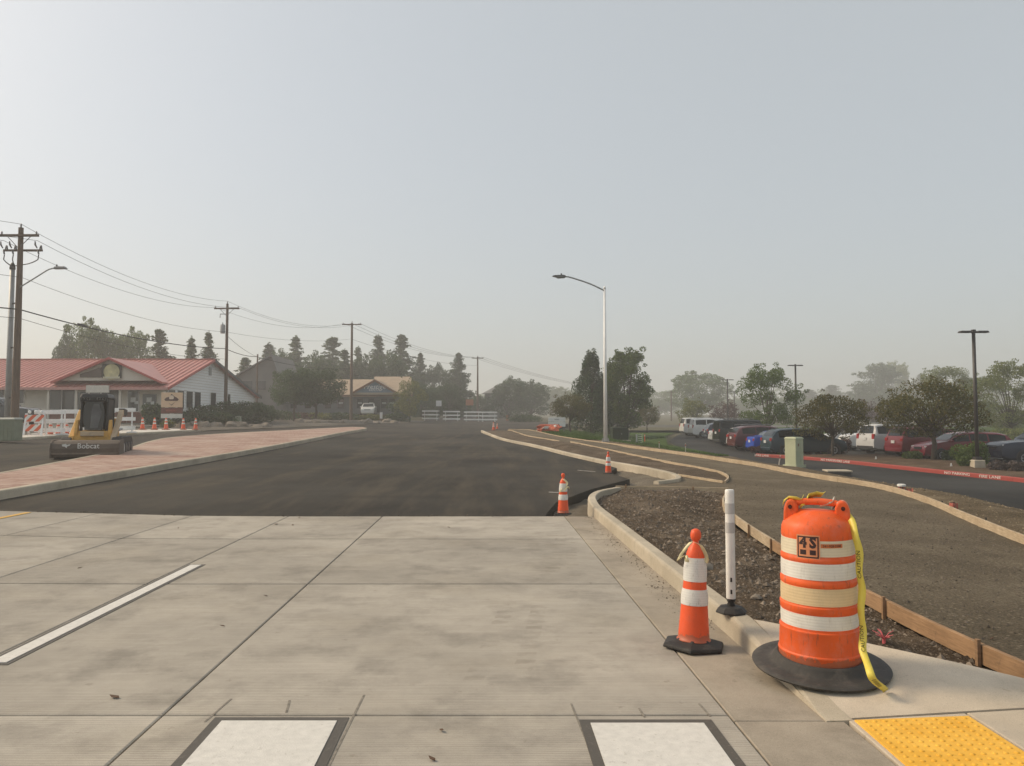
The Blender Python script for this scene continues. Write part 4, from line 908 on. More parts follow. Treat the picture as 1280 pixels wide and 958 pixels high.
ft = L(At(100, 472, SY + D)); f2 = L(At(127, 472, SY + D)); f3 = L(At(127, 459, SY + D)); f4 = L(At(100, 468, SY + D))
MB().prism([(ft.x, ft.z), (f2.x, f2.z), (f3.x, f3.z), (f4.x, f4.z)], D - .02, D + .04, 'y').build('gable_window', M('gable_brown', (.10, .065, .05), .4, .2), st)
sg = pane(128.5, 455, 152, 473, SY + D, 'gable_sign', M('sign_black', (.03, .03, .025), .5, .1), st, .05, .06)
a = L(At(140.5, 463.5, SY + D)); MB().lathe([(.62, 0), (.60, .03), (0, .035)], 28, (a.x, 0, a.z - .1), cap=False, ax='y').build('emblem', M('sign_cream', (.55, .50, .28), .6, .25, 2), sg).location = (0, D - .12, 0)
MB().box((a.x, D - .13, a.z - .55), (1.3, .03, .16)).build('emblem_band', M('sign_cream2', (.60, .57, .42), .6, .1), sg)
# front windows and doors
def win(px0, py0, px1, py1, name='window', mid=0, mat=None):
    f = pane(px0, py0, px1, py1, SY, name + '_frame' if name == 'window' else name, FRAMEW if name == 'window' else GREYF, st, .03, .08)
    d = .9 if px1 - px0 > 10 else .7; pane(px0 + d, py0 + d, px1 - d, py1 - d, SY, 'pane', mat or DKW, f, .06, .04)
    return f
for q in ((-16, 486, 6, 505), (7, 486, 31, 505), (60.5, 486, 77.5, 513), (78, 486, 94, 513), (96, 489, 111, 513), (112, 489, 126, 513), (127, 487, 149, 513), (160, 488, 174, 515)): win(*q)
d = win(179, 493, 195, 523, 'door'); pane(181, 509.5, 193.5, 511, SY, 'push_bar', GALV, d, .1, .04)
for q in ((164, 497, 170, 503), (169, 501.5, 173, 505)): pane(*q, SY, 'notice', M('notice_white', (.6, .62, .6), .6, .1), st, .085, .01)
for q in ((184, 497, 190, 503), (181, 504, 185, 506.5), (189, 502, 193, 506)): pane(*q, SY, 'notice', M('notice_white', (.6, .62, .6), .6, .1), st, .085, .01)
for i, (u0, u1) in enumerate(((-14, 59), (61, 158), (159.5, 178), (196, 206))): pane(u0, 515.5, u1, 529, SY, 'brick_plinth', BRICK, st, .05, .1)
for u in (60, 95, 150, 205):
    a = L(At(u, 500, SY + FY + .15)); MB().box((a.x, FY + .2, 1.45), (.14, .14, 2.95)).build('porch_post', WALLW, st)
hs = pane(109, 482, 137, 491, SY + FY, 'hanging_sign', M('sign_white', (.60, .57, .50), .6, .08), st, .1, .12)
# side windows
for px0, px1, y0, y1 in ((209, 218, 486, 512), (220.5, 229, 487, 512), (231.5, 240, 488, 511), (242, 250, 489, 511), (262, 269, 490, 510), (283.5, 287, 492, 509)):
    Y0, Y1 = -SX * F / (640 - px0), -SX * F / (640 - px1); zt, zb = At(px0, y0, Y0).z - SZ, At(px0, y1, Y0).z - SZ
    f = MB().box((.03, (Y0 + Y1) / 2 - SY, (zt + zb) / 2), (.08, Y1 - Y0, zt - zb)).build('window_frame', FRAMEW, st); MB().box((.06, (Y0 + Y1) / 2 - SY, (zt + zb) / 2), (.06, Y1 - Y0 - .16, zt - zb - .16)).build('pane', DKW, f)
# monument sign
b = At(215, 529, 54); b.z = G(b.x, b.y); ms = thing('monument_sign', 'cream and brown roadside sign on two posts before the store', 'sign', b)
mz = lambda py: At(215, py, 54).z - b.z
SIGNC = M('sign_face', (.70, .50, .33), .5, .06); wq = 26 * 54 / F
for s in (-1, 1): MB().box((s * wq * .44, .05, mz(492) / 2), (.12, .12, mz(492))).build('post', M('post_brown', (.10, .05, .035), .8, .1), ms)
def board(y0, y1, mat, name, w_=wq, yy=-.08): return MB().box((0, yy, (mz(y0) + mz(y1)) / 2), (w_, .14, mz(y0) - mz(y1))).build(name, mat, ms, bevel=.01)
sb = board(491, 509.5, SIGNC, 'sign_face'); lb_ = board(510, 517, M('sign_brown', (.16, .05, .035), .6, .2), 'reader_panel'); board(517.5, 523, M('sign_white2', (.68, .66, .60), .6, .05), 'white_panel')
zc = (mz(491) + mz(509.5)) / 2; SB = M('logo_brown', (.08, .03, .02), .6, .1)
MB().prism([(-.5, .08), (-.36, .2), (-.14, .26), (0, .46), (.2, .27), (.36, .2), (.5, .08), (.44, -.02), (.3, -.02), (.16, -.2), (0, -.36), (-.16, -.2), (-.3, -.02), (-.44, -.02)], -.01, .01, 'y').build('logo', SB, sb).location = (0, -.16, zc - .03)
MB().lathe([(.17, 0), (.16, .012), (0, .014)], 16, cap=False, ax='y').build('logo_face', M('logo_white', (.72, .60, .48), .6, .1), sb).location = (0, -.185, zc + .16)
MB().prism([(-.34, 0), (0, -.27), (.34, 0)], -.012, .0, 'y').build('logo_face', SIGNC, sb).location = (0, -.172, zc - .07)
MB().prism([(-.48, .05), (.48, .05), (.4, -.07), (-.4, -.07)], -.012, .0, 'y').build('logo_band', SB, sb).location = (0, -.176, zc + .0)
text('ESPRESSO', .17, M('red_letters', (.45, .10, .07), .6, .1), lb_, (0, -.155, (mz(510) + mz(517)) / 2), name='lettering')
# ================================================================ barricades, cones, loader
WHB = M('barricade_white', (.84, .84, .82), .5, .05, 4, dirt=.15)
def m_stripe(name, a, b, wid, ang):
    t = NT(name); sp = t.n('SeparateXYZ'); t.l(t.pos(False), sp.inputs[0])
    q = t.math('ADD', t.math('MULTIPLY', sp.outputs[0], math.cos(ang)), t.math('MULTIPLY', sp.outputs[2], math.sin(ang)))
    f = t.math('GREATER_THAN', t.math('FRACT', t.math('DIVIDE', q, wid)), .5); return t.done(t.mix(f, a, b), .45)
STRP = m_stripe('barricade_stripe', (.74, .72, .68), (.66, .11, .035), .3, R(-45))
def barricade(loc, w_, h, label, rz=0, mat=None):
    t = thing('barricade', label, 'barricade', loc, rz)
    for s in (-1, 1):
        x = s * w_ * .36; MB().box((x, 0, h / 2), (.06, .06, h)).build('upright', WHB, t); MB().box((x, 0, .04), (.07, 1.0, .07)).build('foot', WHB, t)
    for k in range(3): MB().box((0, -.045, h - .11 - k * h * .36), (w_, .03, .20)).build('rail', mat or WHB, t, bevel=.005)
    return t
g = lambda px, py, dz=.13: U(px, py, dz)
for px, py, lb in ((62.5, 544, 'white three rail barricade left of the loader, beside the striped panel'), (94, 543.5, 'white three rail barricade directly behind the loader, left half'), (126, 542.5, 'white three rail barricade hidden mostly behind the loader cab'), (152, 541.5, 'white three rail barricade showing just right of the loader arm')):
    p = g(px, py); barricade(p, 1.52 if px > 60 else 1.5, 1.5 * p.y / 46, lb)
for px, lb in ((538.5, 'leftmost white barricade across the end of the new asphalt'), (564.5, 'second white barricade from the left across the far asphalt'), (590.5, 'third white barricade from the left across the far asphalt'), (611, 'rightmost white barricade across the end of the new asphalt')):
    Y = 113; x = XA(px, Y); barricade((x, Y, G(x, Y)), 2.5, 1.5, lb, R(3) if px < 600 else R(-6))
p = g(43.5, 544.5); t = thing('panel_barricade', 'small orange and white striped A-frame barricade with lamps near the parked pickup', 'barricade', p, 0)
for s in (-1, 1):
    for yy in (-.2, .2): MB().box((s * .42, yy, .52), (.08, .05, 1.06), 0, (1, 1), (0, -yy * .9)).build('leg', WHB, t)
for z in (.82, .36): MB().box((0, -.14 + z * .08, z), (.92, .03, .32)).build('striped_panel', STRP, t)
for s in (-.28, .02, .3): MB().lathe([(.03, 0), (.07, .04), (.07, .13), (0, .16)], 10, (s, 0, 1.04), cap=False).build('lamp', WHB, t, smooth=True)
cp_body = MB().lathe([(.14, .03), (.13, .06), (.045, .68), (.035, .71), (0, .71)], 18, cap=False).mesh('body', ORG2, True); cp_base = MB().box((0, 0, .02), (.38, .38, .04)).mesh('base', ORG2)
cb1 = MB().lathe([(.05, .52), (.0735, .52), (.058, .625), (.04, .625)], 18, cap=False).mesh('white_band', SHW); cb2 = MB().lathe([(.07, .34), (.096, .34), (.085, .43), (.06, .43)], 18, cap=False).mesh('white_band', SHW)
def small_cone(loc, label, s=1.0, group=None):
    t = thing('traffic_cone', label, 'traffic cone', loc, random.random(), group); t.scale = (s,) * 3
    for n_, m in (('body', cp_body), ('base', cp_base), ('white_band', cb1), ('white_band', cb2)): link(n_, m, t)
for px, lb in ((178, 'leftmost small cone of the row on the pale pavement'), (193, 'second small cone from the left on the pale pavement'), (207.5, 'third small cone of the row, below the roadside sign'), (229, 'fourth small cone, second from the right on the pale pavement'), (244.5, 'rightmost small cone of the row on the pale pavement')):
    p = g(px, 537.3, .15); small_cone(p, lb, 1.02)
for px, py, lb in ((63, 543.5, 'small cone before the left white barricade, first of three'), (72.5, 543.5, 'small cone before the left white barricade, second of three'), (83, 543, 'small cone at the loader, third before the left barricades'), (21, 542, 'small cone between the timber pole and the parked pickup'), (97, 543, 'small cone right behind the loader beside the left barricades')):
    p = g(px, py, .13); small_cone(p, lb, .95)
p = U(617, 538, .07); small_cone(p, 'small cone at the tip of the far kerb', .9); p = U(621.5, 536.5, .07); small_cone(p, 'leaning small cone just beyond the tip of the far kerb', .7)
# compact loader with sweeper
LP = U(110, 577); ld = thing('compact_loader', 'yellow and black compact track loader with a wide brown sweeper drum in front', 'loader', LP + Vector((-.75, 1.95, 0)), R(17)); ld.scale = (.93, .93, .98)
YEL = M('loader_yellow', (.60, .33, .06), .5, .14, 4, dirt=.35, dirtc=(.2, .14, .08)); TAN = M('loader_tan', (.50, .38, .25), .55, .1, 4, dirt=.2); SWP = M('sweeper_brown', (.105, .080, .060), .7, .2, 3, dirt=.4, dirtc=(.2, .16, .12)); BLKP = M('loader_black', (.014, .014, .014), .5, .2, 5); GLS = glass('cab_glass', (.012, .013, .014), .08)
sw = MB().prism([(-1.95, .22), (-1.98, .40), (-1.92, .55), (-1.80, .63), (-1.3, .66), (-1.18, .6), (-1.15, .18), (-1.2, .12), (-1.9, .12)], -1.02, 1.02, 'x').build('sweeper_hood', SWP, ld, bevel=.02)
MB().lathe([(.26, -.98), (.27, -.9), (.27, .9), (.26, .98)], 18, ax='x', c=(0, -1.55, .27)).build('brush', BLKP, ld, smooth=True)
for s in (-1, 1): MB().prism([(-1.98, .1), (-2.0, .42), (-1.93, .58), (-1.8, .66), (-1.2, .69), (-1.1, .1)], s * 1.03 - .02, s * 1.03 + .02, 'x').build('sweeper_side', SWP, ld)
MB().box((0, -1.96, .24), (2.0, .03, .05)).build('sweeper_lip', M('sweeper_edge', (.17, .13, .10), .7, .2), ld)
text('Bobcat', .24, M('decal_white', (.7, .69, .66), .6, .05), ld, (.10, -1.985, .475), (R(84), 0, 0), .004)
mk = MB().prism([(-.14, .05), (-.02, .07), (.0, .03), (.12, .06), (.08, 0), (.02, -.01), (.0, -.07), (-.05, -.02), (-.13, -.01)], -.004, .004, 'y').build('logo_mark', M('decal_white', (.7, .69, .66), .6, .05), ld); mk.location = (-.55, -1.985, .485)
MB().box((0, -1.05, .5), (.9, .35, .3)).build('tool_mount', BLKP, ld)
MB().prism([(-.95, .38), (-.95, .78), (-.82, .95), (.9, 1.0), (1.05, .9), (1.05, .38)], -.5, .5, 'x').build('chassis', YEL, ld, bevel=.03)
MB().box((0, -.97, .86), (.74, .1, .16)).build('front_plate', TAN, ld, bevel=.02); MB().lathe([(.07, 0), (.06, .02), (0, .02)], 12, (0, -1.03, .85), cap=False, ax='y').build('badge', GALV, ld)
for s in (-1, 1):
    MB().prism([(-.95, .45), (-.95, .9), (-.78, 1.32), (-.68, 1.32), (-.6, .9), (-.6, .45)], s * .53 - .05, s * .53 + .05, 'x').build('front_upright', YEL, ld, bevel=.02)
    tr = MB(); st_ = [(-.85 + .37 * math.cos(q), .39 + .37 * math.sin(q)) for q in [R(90 + 20 * k) for k in range(10)]] + [(.85 + .37 * math.cos(q), .39 + .37 * math.sin(q)) for q in [R(-90 + 20 * k) for k in range(10)]]
    tk = tr.prism(st_, s * .79 - .16, s * .79 + .16, 'x').build('track', BLK, ld, bevel=.03)
    for yy in (-.8, -.3, .2, .75): MB().lathe([(.0, -.02), (.17, -.02), (.2, .0), (.17, .03), (0, .03)], 14, (s * .965, yy, .36), cap=False, ax='x').build('roller', GALV if yy < -.7 else DKM, tk)
    MB().sweep([(s * .66, y_, z_) for y_, z_ in ((1.15, 1.62), (.5, 1.66))], [(-.09, -.14), (-.09, .06), (.09, .06), (.09, -.14)]).build('arm_link', BLKP, ld)
    MB().sweep([(s * .66, y_, z_) for y_, z_ in ((.62, 1.66), (.3, 1.55), (-.55, .98), (-.95, .72), (-1.05, .42))], [(-.08, -.13), (-.08, .06), (.08, .06), (.08, -.13)]).build('lift_arm', TAN if s > 0 else YEL, ld, bevel=.015)
    MB().tube([(s * .66, .55, 1.0), (s * .66, -.3, .95)], .045, 8).build('hydraulic_ram', GALV, ld)
    for yy in (-.74, .35): MB().tube([(s * .40, yy, .95), (s * .40, yy + .06, 2.08)], .045, 8).build('cab_post', BLKP, ld)
    MB().box((s * .41, -.18, 1.55), (.03, .95, .95)).build('side_mesh', M('cab_mesh', (.02, .02, .02), .6, .2), ld)
    for xx in (.16, .34): MB().lathe([(.05, 0), (.05, .05), (0, .055)], 10, (s * xx, -.93, 2.02), cap=False, ax='y').build('work_light', M('lens_white', (.75, .75, .7), .2, .05), ld)
MB().box((0, -.2, 2.12), (.94, 1.35, .16), 0, (.86, .86)).build('cab_roof', BLKP, ld, bevel=.04)
MB().box((0, -.83, 2.0), (.86, .12, .16)).build('roof_visor', BLKP, ld, bevel=.02)
dr_ = MB().prism([(-.28, .98), (.28, .98), (.33, 1.3), (.34, 1.65), (.26, 1.92), (-.26, 1.92), (-.34, 1.65), (-.33, 1.3)], -.8, -.77, 'y').build('cab_door', GLS, ld)
MB().prism([(-.14, 1.0), (.16, 1.0), (.24, 1.3), (.22, 1.62), (.1, 1.9), (-.1, 1.9), (-.18, 1.62), (-.2, 1.25)], -.6, -.5, 'y').build('seat', M('seat_grey', (.09, .09, .092), .6, .2), ld)
MB().prism([(-.12, 1.05), (.14, 1.05), (.2, 1.3), (.25, 1.6), (.16, 1.86), (.0, 1.86), (-.08, 1.6), (-.1, 1.25)], -.812, -.802, 'y').build('painted_door_reflection', M('reflection_grey', (.10, .105, .11), .25, .25, 3), dr_)  # reflection on the cab glass, painted as a grey shape over the door
MB().box((0, .55, 1.4), (.8, .1, 1.4)).build('cab_rear', BLKP, ld); MB().box((0, .95, 1.0), (.98, .4, .75)).build('engine_cover', YEL, ld, bevel=.05)
# green service boxes
PGRN = M('cabinet_green', (.21, .235, .165), .6, .08, 4, dirt=.2)
p = U(3, 550.5, .13); t = thing('service_box', 'pale green ribbed service box at the foot of the left timber pole', 'service box', p)
MB().box((0, .2, .42), (1.05, .6, .9)).build('body', PGRN, t, bevel=.03); MB().box((0, .2, .9), (1.12, .66, .08), 0, (.9, .8)).build('lid', M('lid_grey', (.42, .43, .38), .6, .05), t, bevel=.02)
for k in range(6): MB().box((-.42 + .168 * k, -.105, .42), (.05, .02, .8)).build('rib', PGRN, t)
p = U(297.5, 532, .06); t = thing('service_box', 'small grey green pedestal on the stony verge by the transformer pole', 'service box', p); MB().box((0, 0, .35), (.5, .4, .75), 0, (.85, .85)).build('body', PGRN, t, bevel=.04); MB().box((0, 0, .73), (.46, .37, .06), 0, (.8, .8)).build('cap', PGRN, t)
# boulders and hedge along the verge
ORD = ['first', 'second', 'third', 'fourth', 'fifth', 'sixth', 'seventh', 'eighth', 'ninth', 'tenth', 'eleventh', 'twelfth', 'thirteenth', 'fourteenth', 'fifteenth', 'sixteenth']
for i in range(16):
    px = 210 + i * 8 + random.uniform(-3, 3); p = U(px, 533.5 + random.uniform(-1.5, 1.2), .05); rock('boulder', p, (random.uniform(.3, .75), .4, random.uniform(.2, .42)), f'grey boulder before the dark hedge, {ORD[i]} to the right from the roadside sign', ROCK, 20 + i, 'boulders along the hedge')
for i in range(13):
    px = 372 + i * 10 + random.uniform(-4, 4); p = U(px, 529 + random.uniform(-1, .5), .05); rock('boulder', p, (random.uniform(.4, .9), .5, random.uniform(.2, .5)), f'grey boulder below the tan roofed building, {ORD[i]} from the left', ROCK, 50 + i, 'boulders below the tan building')
hd_ = (('dark juniper filling the front corner by the roadside sign', 197, 58, 1.1, 1.6), ('dark juniper under the slim side windows, first from the sign', 236, 62, 2.2, 1.25), ('dark juniper under the slim side windows, second from the sign', 258, 64, 2.2, 1.7), ('dark juniper right of the transformer pole, first', 290, 68, 2.3, 2.0), ('dark juniper right of the transformer pole, second', 310, 70, 2.2, 2.1), ('dark juniper at the right end of the hedge', 327, 73, 1.7, 1.9), ('low juniper in front of the hedge by the pole', 274, 62, 2.0, 1.1))
for i, (lb, px, Y, r, h) in enumerate(hd_):
    x = XA(px, Y); shrub('juniper', (x, Y, G(x, Y)), r, 1.3, h, lb, L_JUN, 2600, .22, 80 + i)
x = XA(210, 53.3); shrub('dry_shrub', (x, 53.3, G(x, 53.3) + .05), .75, .4, .55, 'tan dry shrub at the foot of the roadside sign', L_OLIVE, 700, .12, 95)
# ================================================================ tan roofed building
TY = 105.0; TX = XA(420, TY); tb = thing('shop_building', 'distant low building with tan shingle roof and blue grey front gable', 'building', (0, TY, 0)); TZ = 2.6
TAN2 = M('roof_tan', (.33, .25, .175), .9, .12, 1.5, world=True); BLU = M('gable_blue', (.14, .20, .26), .8, .08, 1, world=True); GRW = M('wall_greyblue', (.15, .165, .17), .8, .12, .8, world=True); BRN = M('fascia_brown', (.16, .08, .045), .8, .1)
q = lambda px, py, yo=0: At(px, py, TY + yo)
def tbox(px0, py0, px1, py1, yo, th, name, mat, par=tb):
    a, b = q(px0, py0, yo), q(px1, py1, yo); return MB().box(((a.x + b.x) / 2, yo, (a.z + b.z) / 2), (abs(b.x - a.x), th, abs(a.z - b.z))).build(name, mat, par)
tbox(343, 494, 513, 524, 0, .3, 'wall', GRW)
def troof(px0, px1, pe, pr, name):
    a, b, c, d = q(px0, pe, -1.2), q(px1, pe, -1.2), q(px1 - 2, pr, 7), q(px0 + 2, pr, 7); P4 = [(a.x, -1.2, a.z), (b.x, -1.2, b.z), (c.x, 7, c.z), (d.x, 7, d.z)]
    return MB().add(P4 + [(x_, y_, z_ - .25) for x_, y_, z_ in P4], [(0, 1, 2, 3), (7, 6, 5, 4), (0, 4, 5, 1), (1, 5, 6, 2), (2, 6, 7, 3), (3, 7, 4, 0)]).build(name, TAN2, tb)
troof(341, 470, 494, 474.5, 'roof'); troof(466, 516, 493.5, 471, 'roof')
a, b, c = q(440, 491, -2), q(497, 491, -2), q(469, 476, -2)
gb = MB().prism([(a.x, a.z), (b.x, b.z), (c.x, c.z)], -2.05, -1.9, 'y').build('gable', BLU, tb)
for e in (a, b):
    P4 = [(e.x, -2.3, e.z), (c.x, -2.3, c.z + .15), (c.x, 7, c.z + .15), (e.x, 7, e.z)]; MB().add(P4 + [(x_, y_, z_ - .2) for x_, y_, z_ in P4], [(0, 1, 2, 3), (7, 6, 5, 4), (0, 4, 5, 1), (1, 5, 6, 2), (2, 6, 7, 3), (3, 7, 4, 0)]).build('gable_roof', TAN2, tb)
    MB().add([(x_, y_, z_ + d) for y_ in (-2.36, -2.31) for (x_, z_) in ((e.x, e.z), (c.x, c.z + .15)) for d in (-.28, .02)], [(0, 1, 3, 2), (4, 6, 7, 5), (0, 4, 5, 1), (2, 3, 7, 6), (1, 5, 7, 3), (0, 2, 6, 4)]).build('rake_trim', BRN, tb)
tbox(440, 491, 497, 493.5, -2, .3, 'gable_beam', M('beam_tan', (.30, .25, .18), .8, .1)); tbox(341, 493.5, 516, 495, -1.25, .1, 'fascia', BRN)
text('Prestige', .92, M('sign_letters', (.75, .75, .72), .6, .05), gb, (c.x - .05, -2.1, q(469, 483.8, -2).z), depth=.03, italic=.15); text('DENTAL', .42, M('sign_letters', (.75, .75, .72), .6, .05), gb, (c.x, -2.1, q(469, 487.8, -2).z), depth=.03)
for px in (349, 367, 385, 410, 426, 450, 464, 480, 490): f = tbox(px - 4, 498, px + 4, 511, -.2, .1, 'window_frame', GREYF); tbox(px - 3.5, 498.6, px + 3.5, 510.4, -.26, .05, 'pane', DKW, f); tbox(px - 2.6, 503, px + 2.6, 505.2, -.3, .02, 'notice', M('notice_pale', (.42, .47, .45), .6, .1), f)
tbox(467, 500, 475, 516, -.2, .12, 'door', M('door_dark', (.04, .045, .05), .5, .1))
struct(sheet('bank', [(-42, 96), (-15, 97), (-14, 99.5), (-14.5, 104), (-15.2, 114), (-46, 114), (-46, 99)], lambda x, y: G(x, y) + .05 + max(0, (TZ - G(x, y) - .0)) * ss(97.5, 103, y) * ss(-14.2, -17.5, x) + .06 * noise.noise(Vector((x, y, 0))), MULCH, 1.2))
# grey house
hY = 100; hz_ = thing('grey_house', 'grey wooden house with a pitched roof behind the short pole', 'house', (0, hY, 0))
q2 = lambda px, py: At(px, py, hY); GRH = M('house_grey', (.17, .165, .155), .85, .12, 1, world=True); ROOFG = M('roof_grey', (.17, .165, .16), .9, .1, 1, world=True)
a, b, c = q2(297, 470), q2(345, 466), q2(325, 445); z0 = G(-33, 100) - .2
MB().prism([(a.x, z0), (b.x, z0), (b.x, b.z), (c.x + 1.6, c.z), (a.x, a.z)], 0, 9, 'y').build('wall', GRH, hz_)
for e, f in ((a, (c.x + 1.6, c.z)), (b, (c.x + 1.6, c.z))):
    s = -.4 if e is a else .4; P4 = [(e.x + s, -.5, e.z - .1), (f[0], -.5, f[1] + .15), (f[0], 9.5, f[1] + .15), (e.x + s, 9.5, e.z - .1)]; MB().add(P4 + [(x_, y_, z_ - .2) for x_, y_, z_ in P4], [(0, 1, 2, 3), (7, 6, 5, 4), (0, 4, 5, 1), (1, 5, 6, 2), (2, 6, 7, 3), (3, 7, 4, 0)]).build('roof', ROOFG, hz_)
d = q2(309, 482); MB().box((d.x, -.05, d.z), (1.3, .08, 1.1)).build('window', DKW, hz_); d = q2(326, 482); MB().box((d.x, -.05, d.z), (1.3, .08, 1.1)).build('window', DKW, hz_)
hY2 = 165; h2_ = thing('white_house', 'pale house half hidden behind the distant dark trees', 'house', (0, hY2, 0)); q3 = lambda px, py: At(px, py, hY2)
a, b, c = q3(606, 492), q3(640, 492), q3(624, 481)
MB().prism([(a.x, G(0, 165)), (b.x, G(0, 165)), (b.x, b.z), (a.x, a.z)], 0, 7, 'y').build('wall', M('house_pale', (.30, .30, .29), .8, .08), h2_)
P4 = [(a.x - .5, -.6, a.z), (b.x + .5, -.6, b.z), (b.x - 1.5, 4, c.z), (a.x + 2.5, 4, c.z)]; MB().add(P4 + [(x_, y_, z_ - .2) for x_, y_, z_ in P4], [(0, 1, 2, 3), (7, 6, 5, 4), (0, 4, 5, 1), (1, 5, 6, 2), (2, 6, 7, 3), (3, 7, 4, 0)]).build('roof', ROOFG, h2_)
d = q3(614, 500); MB().box((d.x, -.05, d.z), (1.6, .08, 1.4)).build('window', DKW, h2_)
# far signs
def sign_on_post(px, Y, py0, py1, wpx, label, mat, posts=1, txt=None, name='road_sign', dz=0):
    a, b = At(px, py0, Y), At(px, py1, Y); z0 = T(a.x, Y); t = thing(name, label, 'sign', (a.x, Y, z0 + dz)); w_ = wpx * Y / F
    for s in ((0,) if posts == 1 else (-.42, .42)): MB().box((s * w_, .04, (a.z - z0) / 2), (.07, .05, a.z - z0)).build('post', GREYF, t)
    p_ = MB().box((0, 0, (a.z + b.z) / 2 - z0), (w_, .03, a.z - b.z)).build('panel', mat, t, bevel=.01)
    if txt: text(txt, (a.z - b.z) * .42, BLACK, p_, (0, -.02, (a.z + b.z) / 2 - z0), depth=.004)
    return t
SW_ = M('sign_plain_white', (.68, .68, .67), .5, .05); SO = M('sign_orange_brown', (.36, .15, .08), .6, .1)
sign_on_post(548.5, 110, 501, 508, 7, 'small white sign on a post behind the far barricades', SW_); sign_on_post(587, 118, 499.5, 507, 9.5, 'orange sign facing away on two posts behind the far barricades', SO, 2)
sign_on_post(696, 64, 522, 527.3, 21.5, 'upper white board of the banner sign on the lawn under the small tree', SW_, 2, 'SIGNS')
t = sign_on_post(696, 63.9, 528, 533.6, 21.5, 'lower white board of the banner sign on the lawn, bearing two dark triangles', SW_, 2, None)
for s in (-.18, .14): a = At(696, 533.4, 63.9); MB().prism([(s - .17, 0), (s + .17, 0), (s, .24)], -.035, -.025, 'y').build('triangle_mark', GREYF, t).location = (0, 0, a.z - t.location.z)
sign_on_post(732.5, 78, 522, 529, 5.5, 'tiny white sign between the lawn trees', SW_); sign_on_post(634, 116, 519, 526, 3, 'narrow orange sign on the far road', SO)
sign_on_post(476.5, 97, 515.5, 523.5, 3.4, 'small white marker panel by the driveway of the tan building', SW_)
OB = M('orange_mesh', (.55, .12, .05), .7, .3, 12)
p = U(686, 540, .05); t = thing('barrier_netting', 'crumpled orange safety netting heaped at the path edge near the lawn', 'netting', p)
for i in range(9):
    r_ = random.Random(i); P = [(r_.uniform(-.9, .9), r_.uniform(-.6, .6), r_.uniform(.05, .5)) for _ in range(5)]; o, _ = ribbon(P, [(.2, 1, .6), (1, .3, .6), (.2, .8, 1)], .34, OB if i % 3 else SHW, 'netting_fold', t, .01, .05)
# ================================================================ red kerb and planted islands
def PKH(x, y): return G(x, y) - .95
RK = [(22.5, 12), (21.4, 19), (20.4, 25), (19.45, 29.32), (18.5, 33.06), (17.25, 39.2), (16.2, 42.6), (14.6, 45.0), (14.35, 45.5), (14.5, 45.85)]
P = spline([(x, y, 0) for x, y in RK], .5); rk = struct(link('red_kerb', None)); i = 0
while i < len(P) - 1:
    j = min(len(P) - 1, i + 7); run = [p.copy() for p in P[i:j + 1]]
    for p in run: p.z = PKH(p.x, p.y)
    d = (run[-1] - run[-2]).normalized(); run[-1] = run[-1] - d * .01
    MB().sweep(run, [(0, -.1), (.0, .13), (.02, .155), (.15, .16), (.16, -.1)]).build('kerb_segment', REDP, rk); i = j
isl2 = [(x + .12, y) for x, y in RK[:-2]] + [(16.6, 45.2), (21.3, 44.4), (21.6, 40.6), (23.8, 37.2), (24.5, 25), (26, 12)]
struct(sheet('mulch_bed', isl2, lambda x, y: PKH(x, y) + .13 + .05 * fr(x, y, .8) + .05 * ss(0, 2, x - 18), MULCH, .5))
KLET = M('kerb_letters', (.72, .68, .64), .7, .1)
def kerb_text(txt, px, py, size):
    p = U(px, py, .08, PKH); best = min(range(len(P) - 1), key=lambda k: (P[k] - Vector((p.x, p.y, 0))).length); a, b = P[best], P[best + 1]
    d = (a - b).normalized(); n_ = Vector((-d.y, d.x, 0))
    if n_.y > 0: n_ = -n_
    o = text(txt, size, KLET, rk, (a.x + n_.x * .012, a.y + n_.y * .012, PKH(a.x, a.y) + .075), (R(90), 0, math.atan2(d.y, d.x)), .003, sx=1.5)
for px, py, t_ in ((1222, 592, 'NO PARKING'), (1254, 596, 'FIRE LANE'), (1032, 576, 'NO PARKING'), (1047, 577.5, 'FIRE LANE'), (938, 568.5, 'NO PARKING'), (951, 569.5, 'FIRE LANE')): kerb_text(t_, px, py, .15)
# ================================================================ lamps
WHP = M('lamp_white', (.86, .86, .84), .45, .05, 3); DBR = M('lamp_bronze', (.035, .03, .027), .5, .1)
b = U(757, 553); sl = thing('street_lamp', 'tall white street lamp with a long arm reaching left over the road', 'street lamp', b); H = At(757.5, 361, b.y).z - b.z
MB().tube([(0, 0, 0), (0, 0, H)], [.115, .06], 16).build('pole', WHP, sl, smooth=True); MB().box((0, 0, .03), (.4, .4, .06)).build('base_plate', GALV, sl, bevel=.01)
for sx in (-1, 1):
    for sy in (-1, 1): MB().lathe([(.025, 0), (.025, .16), (0, .17)], 6, (sx * .15, sy * .15, .05), cap=False).build('anchor_bolt', GALV, sl)
MB().lathe([(.07, 0), (.07, .1), (.02, .16)], 12, (0, 0, H - .02)).build('pole_cap', WHP, sl, smooth=True)
k_ = b.y / F; MB().tube(spline([(0, 0, H - .12), (-17 * k_, 0, H + 5.5 * k_), (-34 * k_, 0, H + 11.5 * k_), (-46 * k_, 0, H + 15 * k_), (-50 * k_, 0, H + 15.2 * k_)], .2), [.05] * 1 + [.045] * 100 if False else .042, 8).build('arm', GALV, sl, smooth=True)
hd_o = MB().prism([(-66 * k_, .02), (-63 * k_, .07), (-52 * k_, .09), (-49 * k_, .05), (-50 * k_, -.06), (-59 * k_, -.09), (-61 * k_, -.03)], -.16, .16, 'y').build('lamp_head', M('head_grey', (.14, .14, .14), .5, .1), sl, bevel=.02); hd_o.location = (0, 0, H + 15.2 * k_)
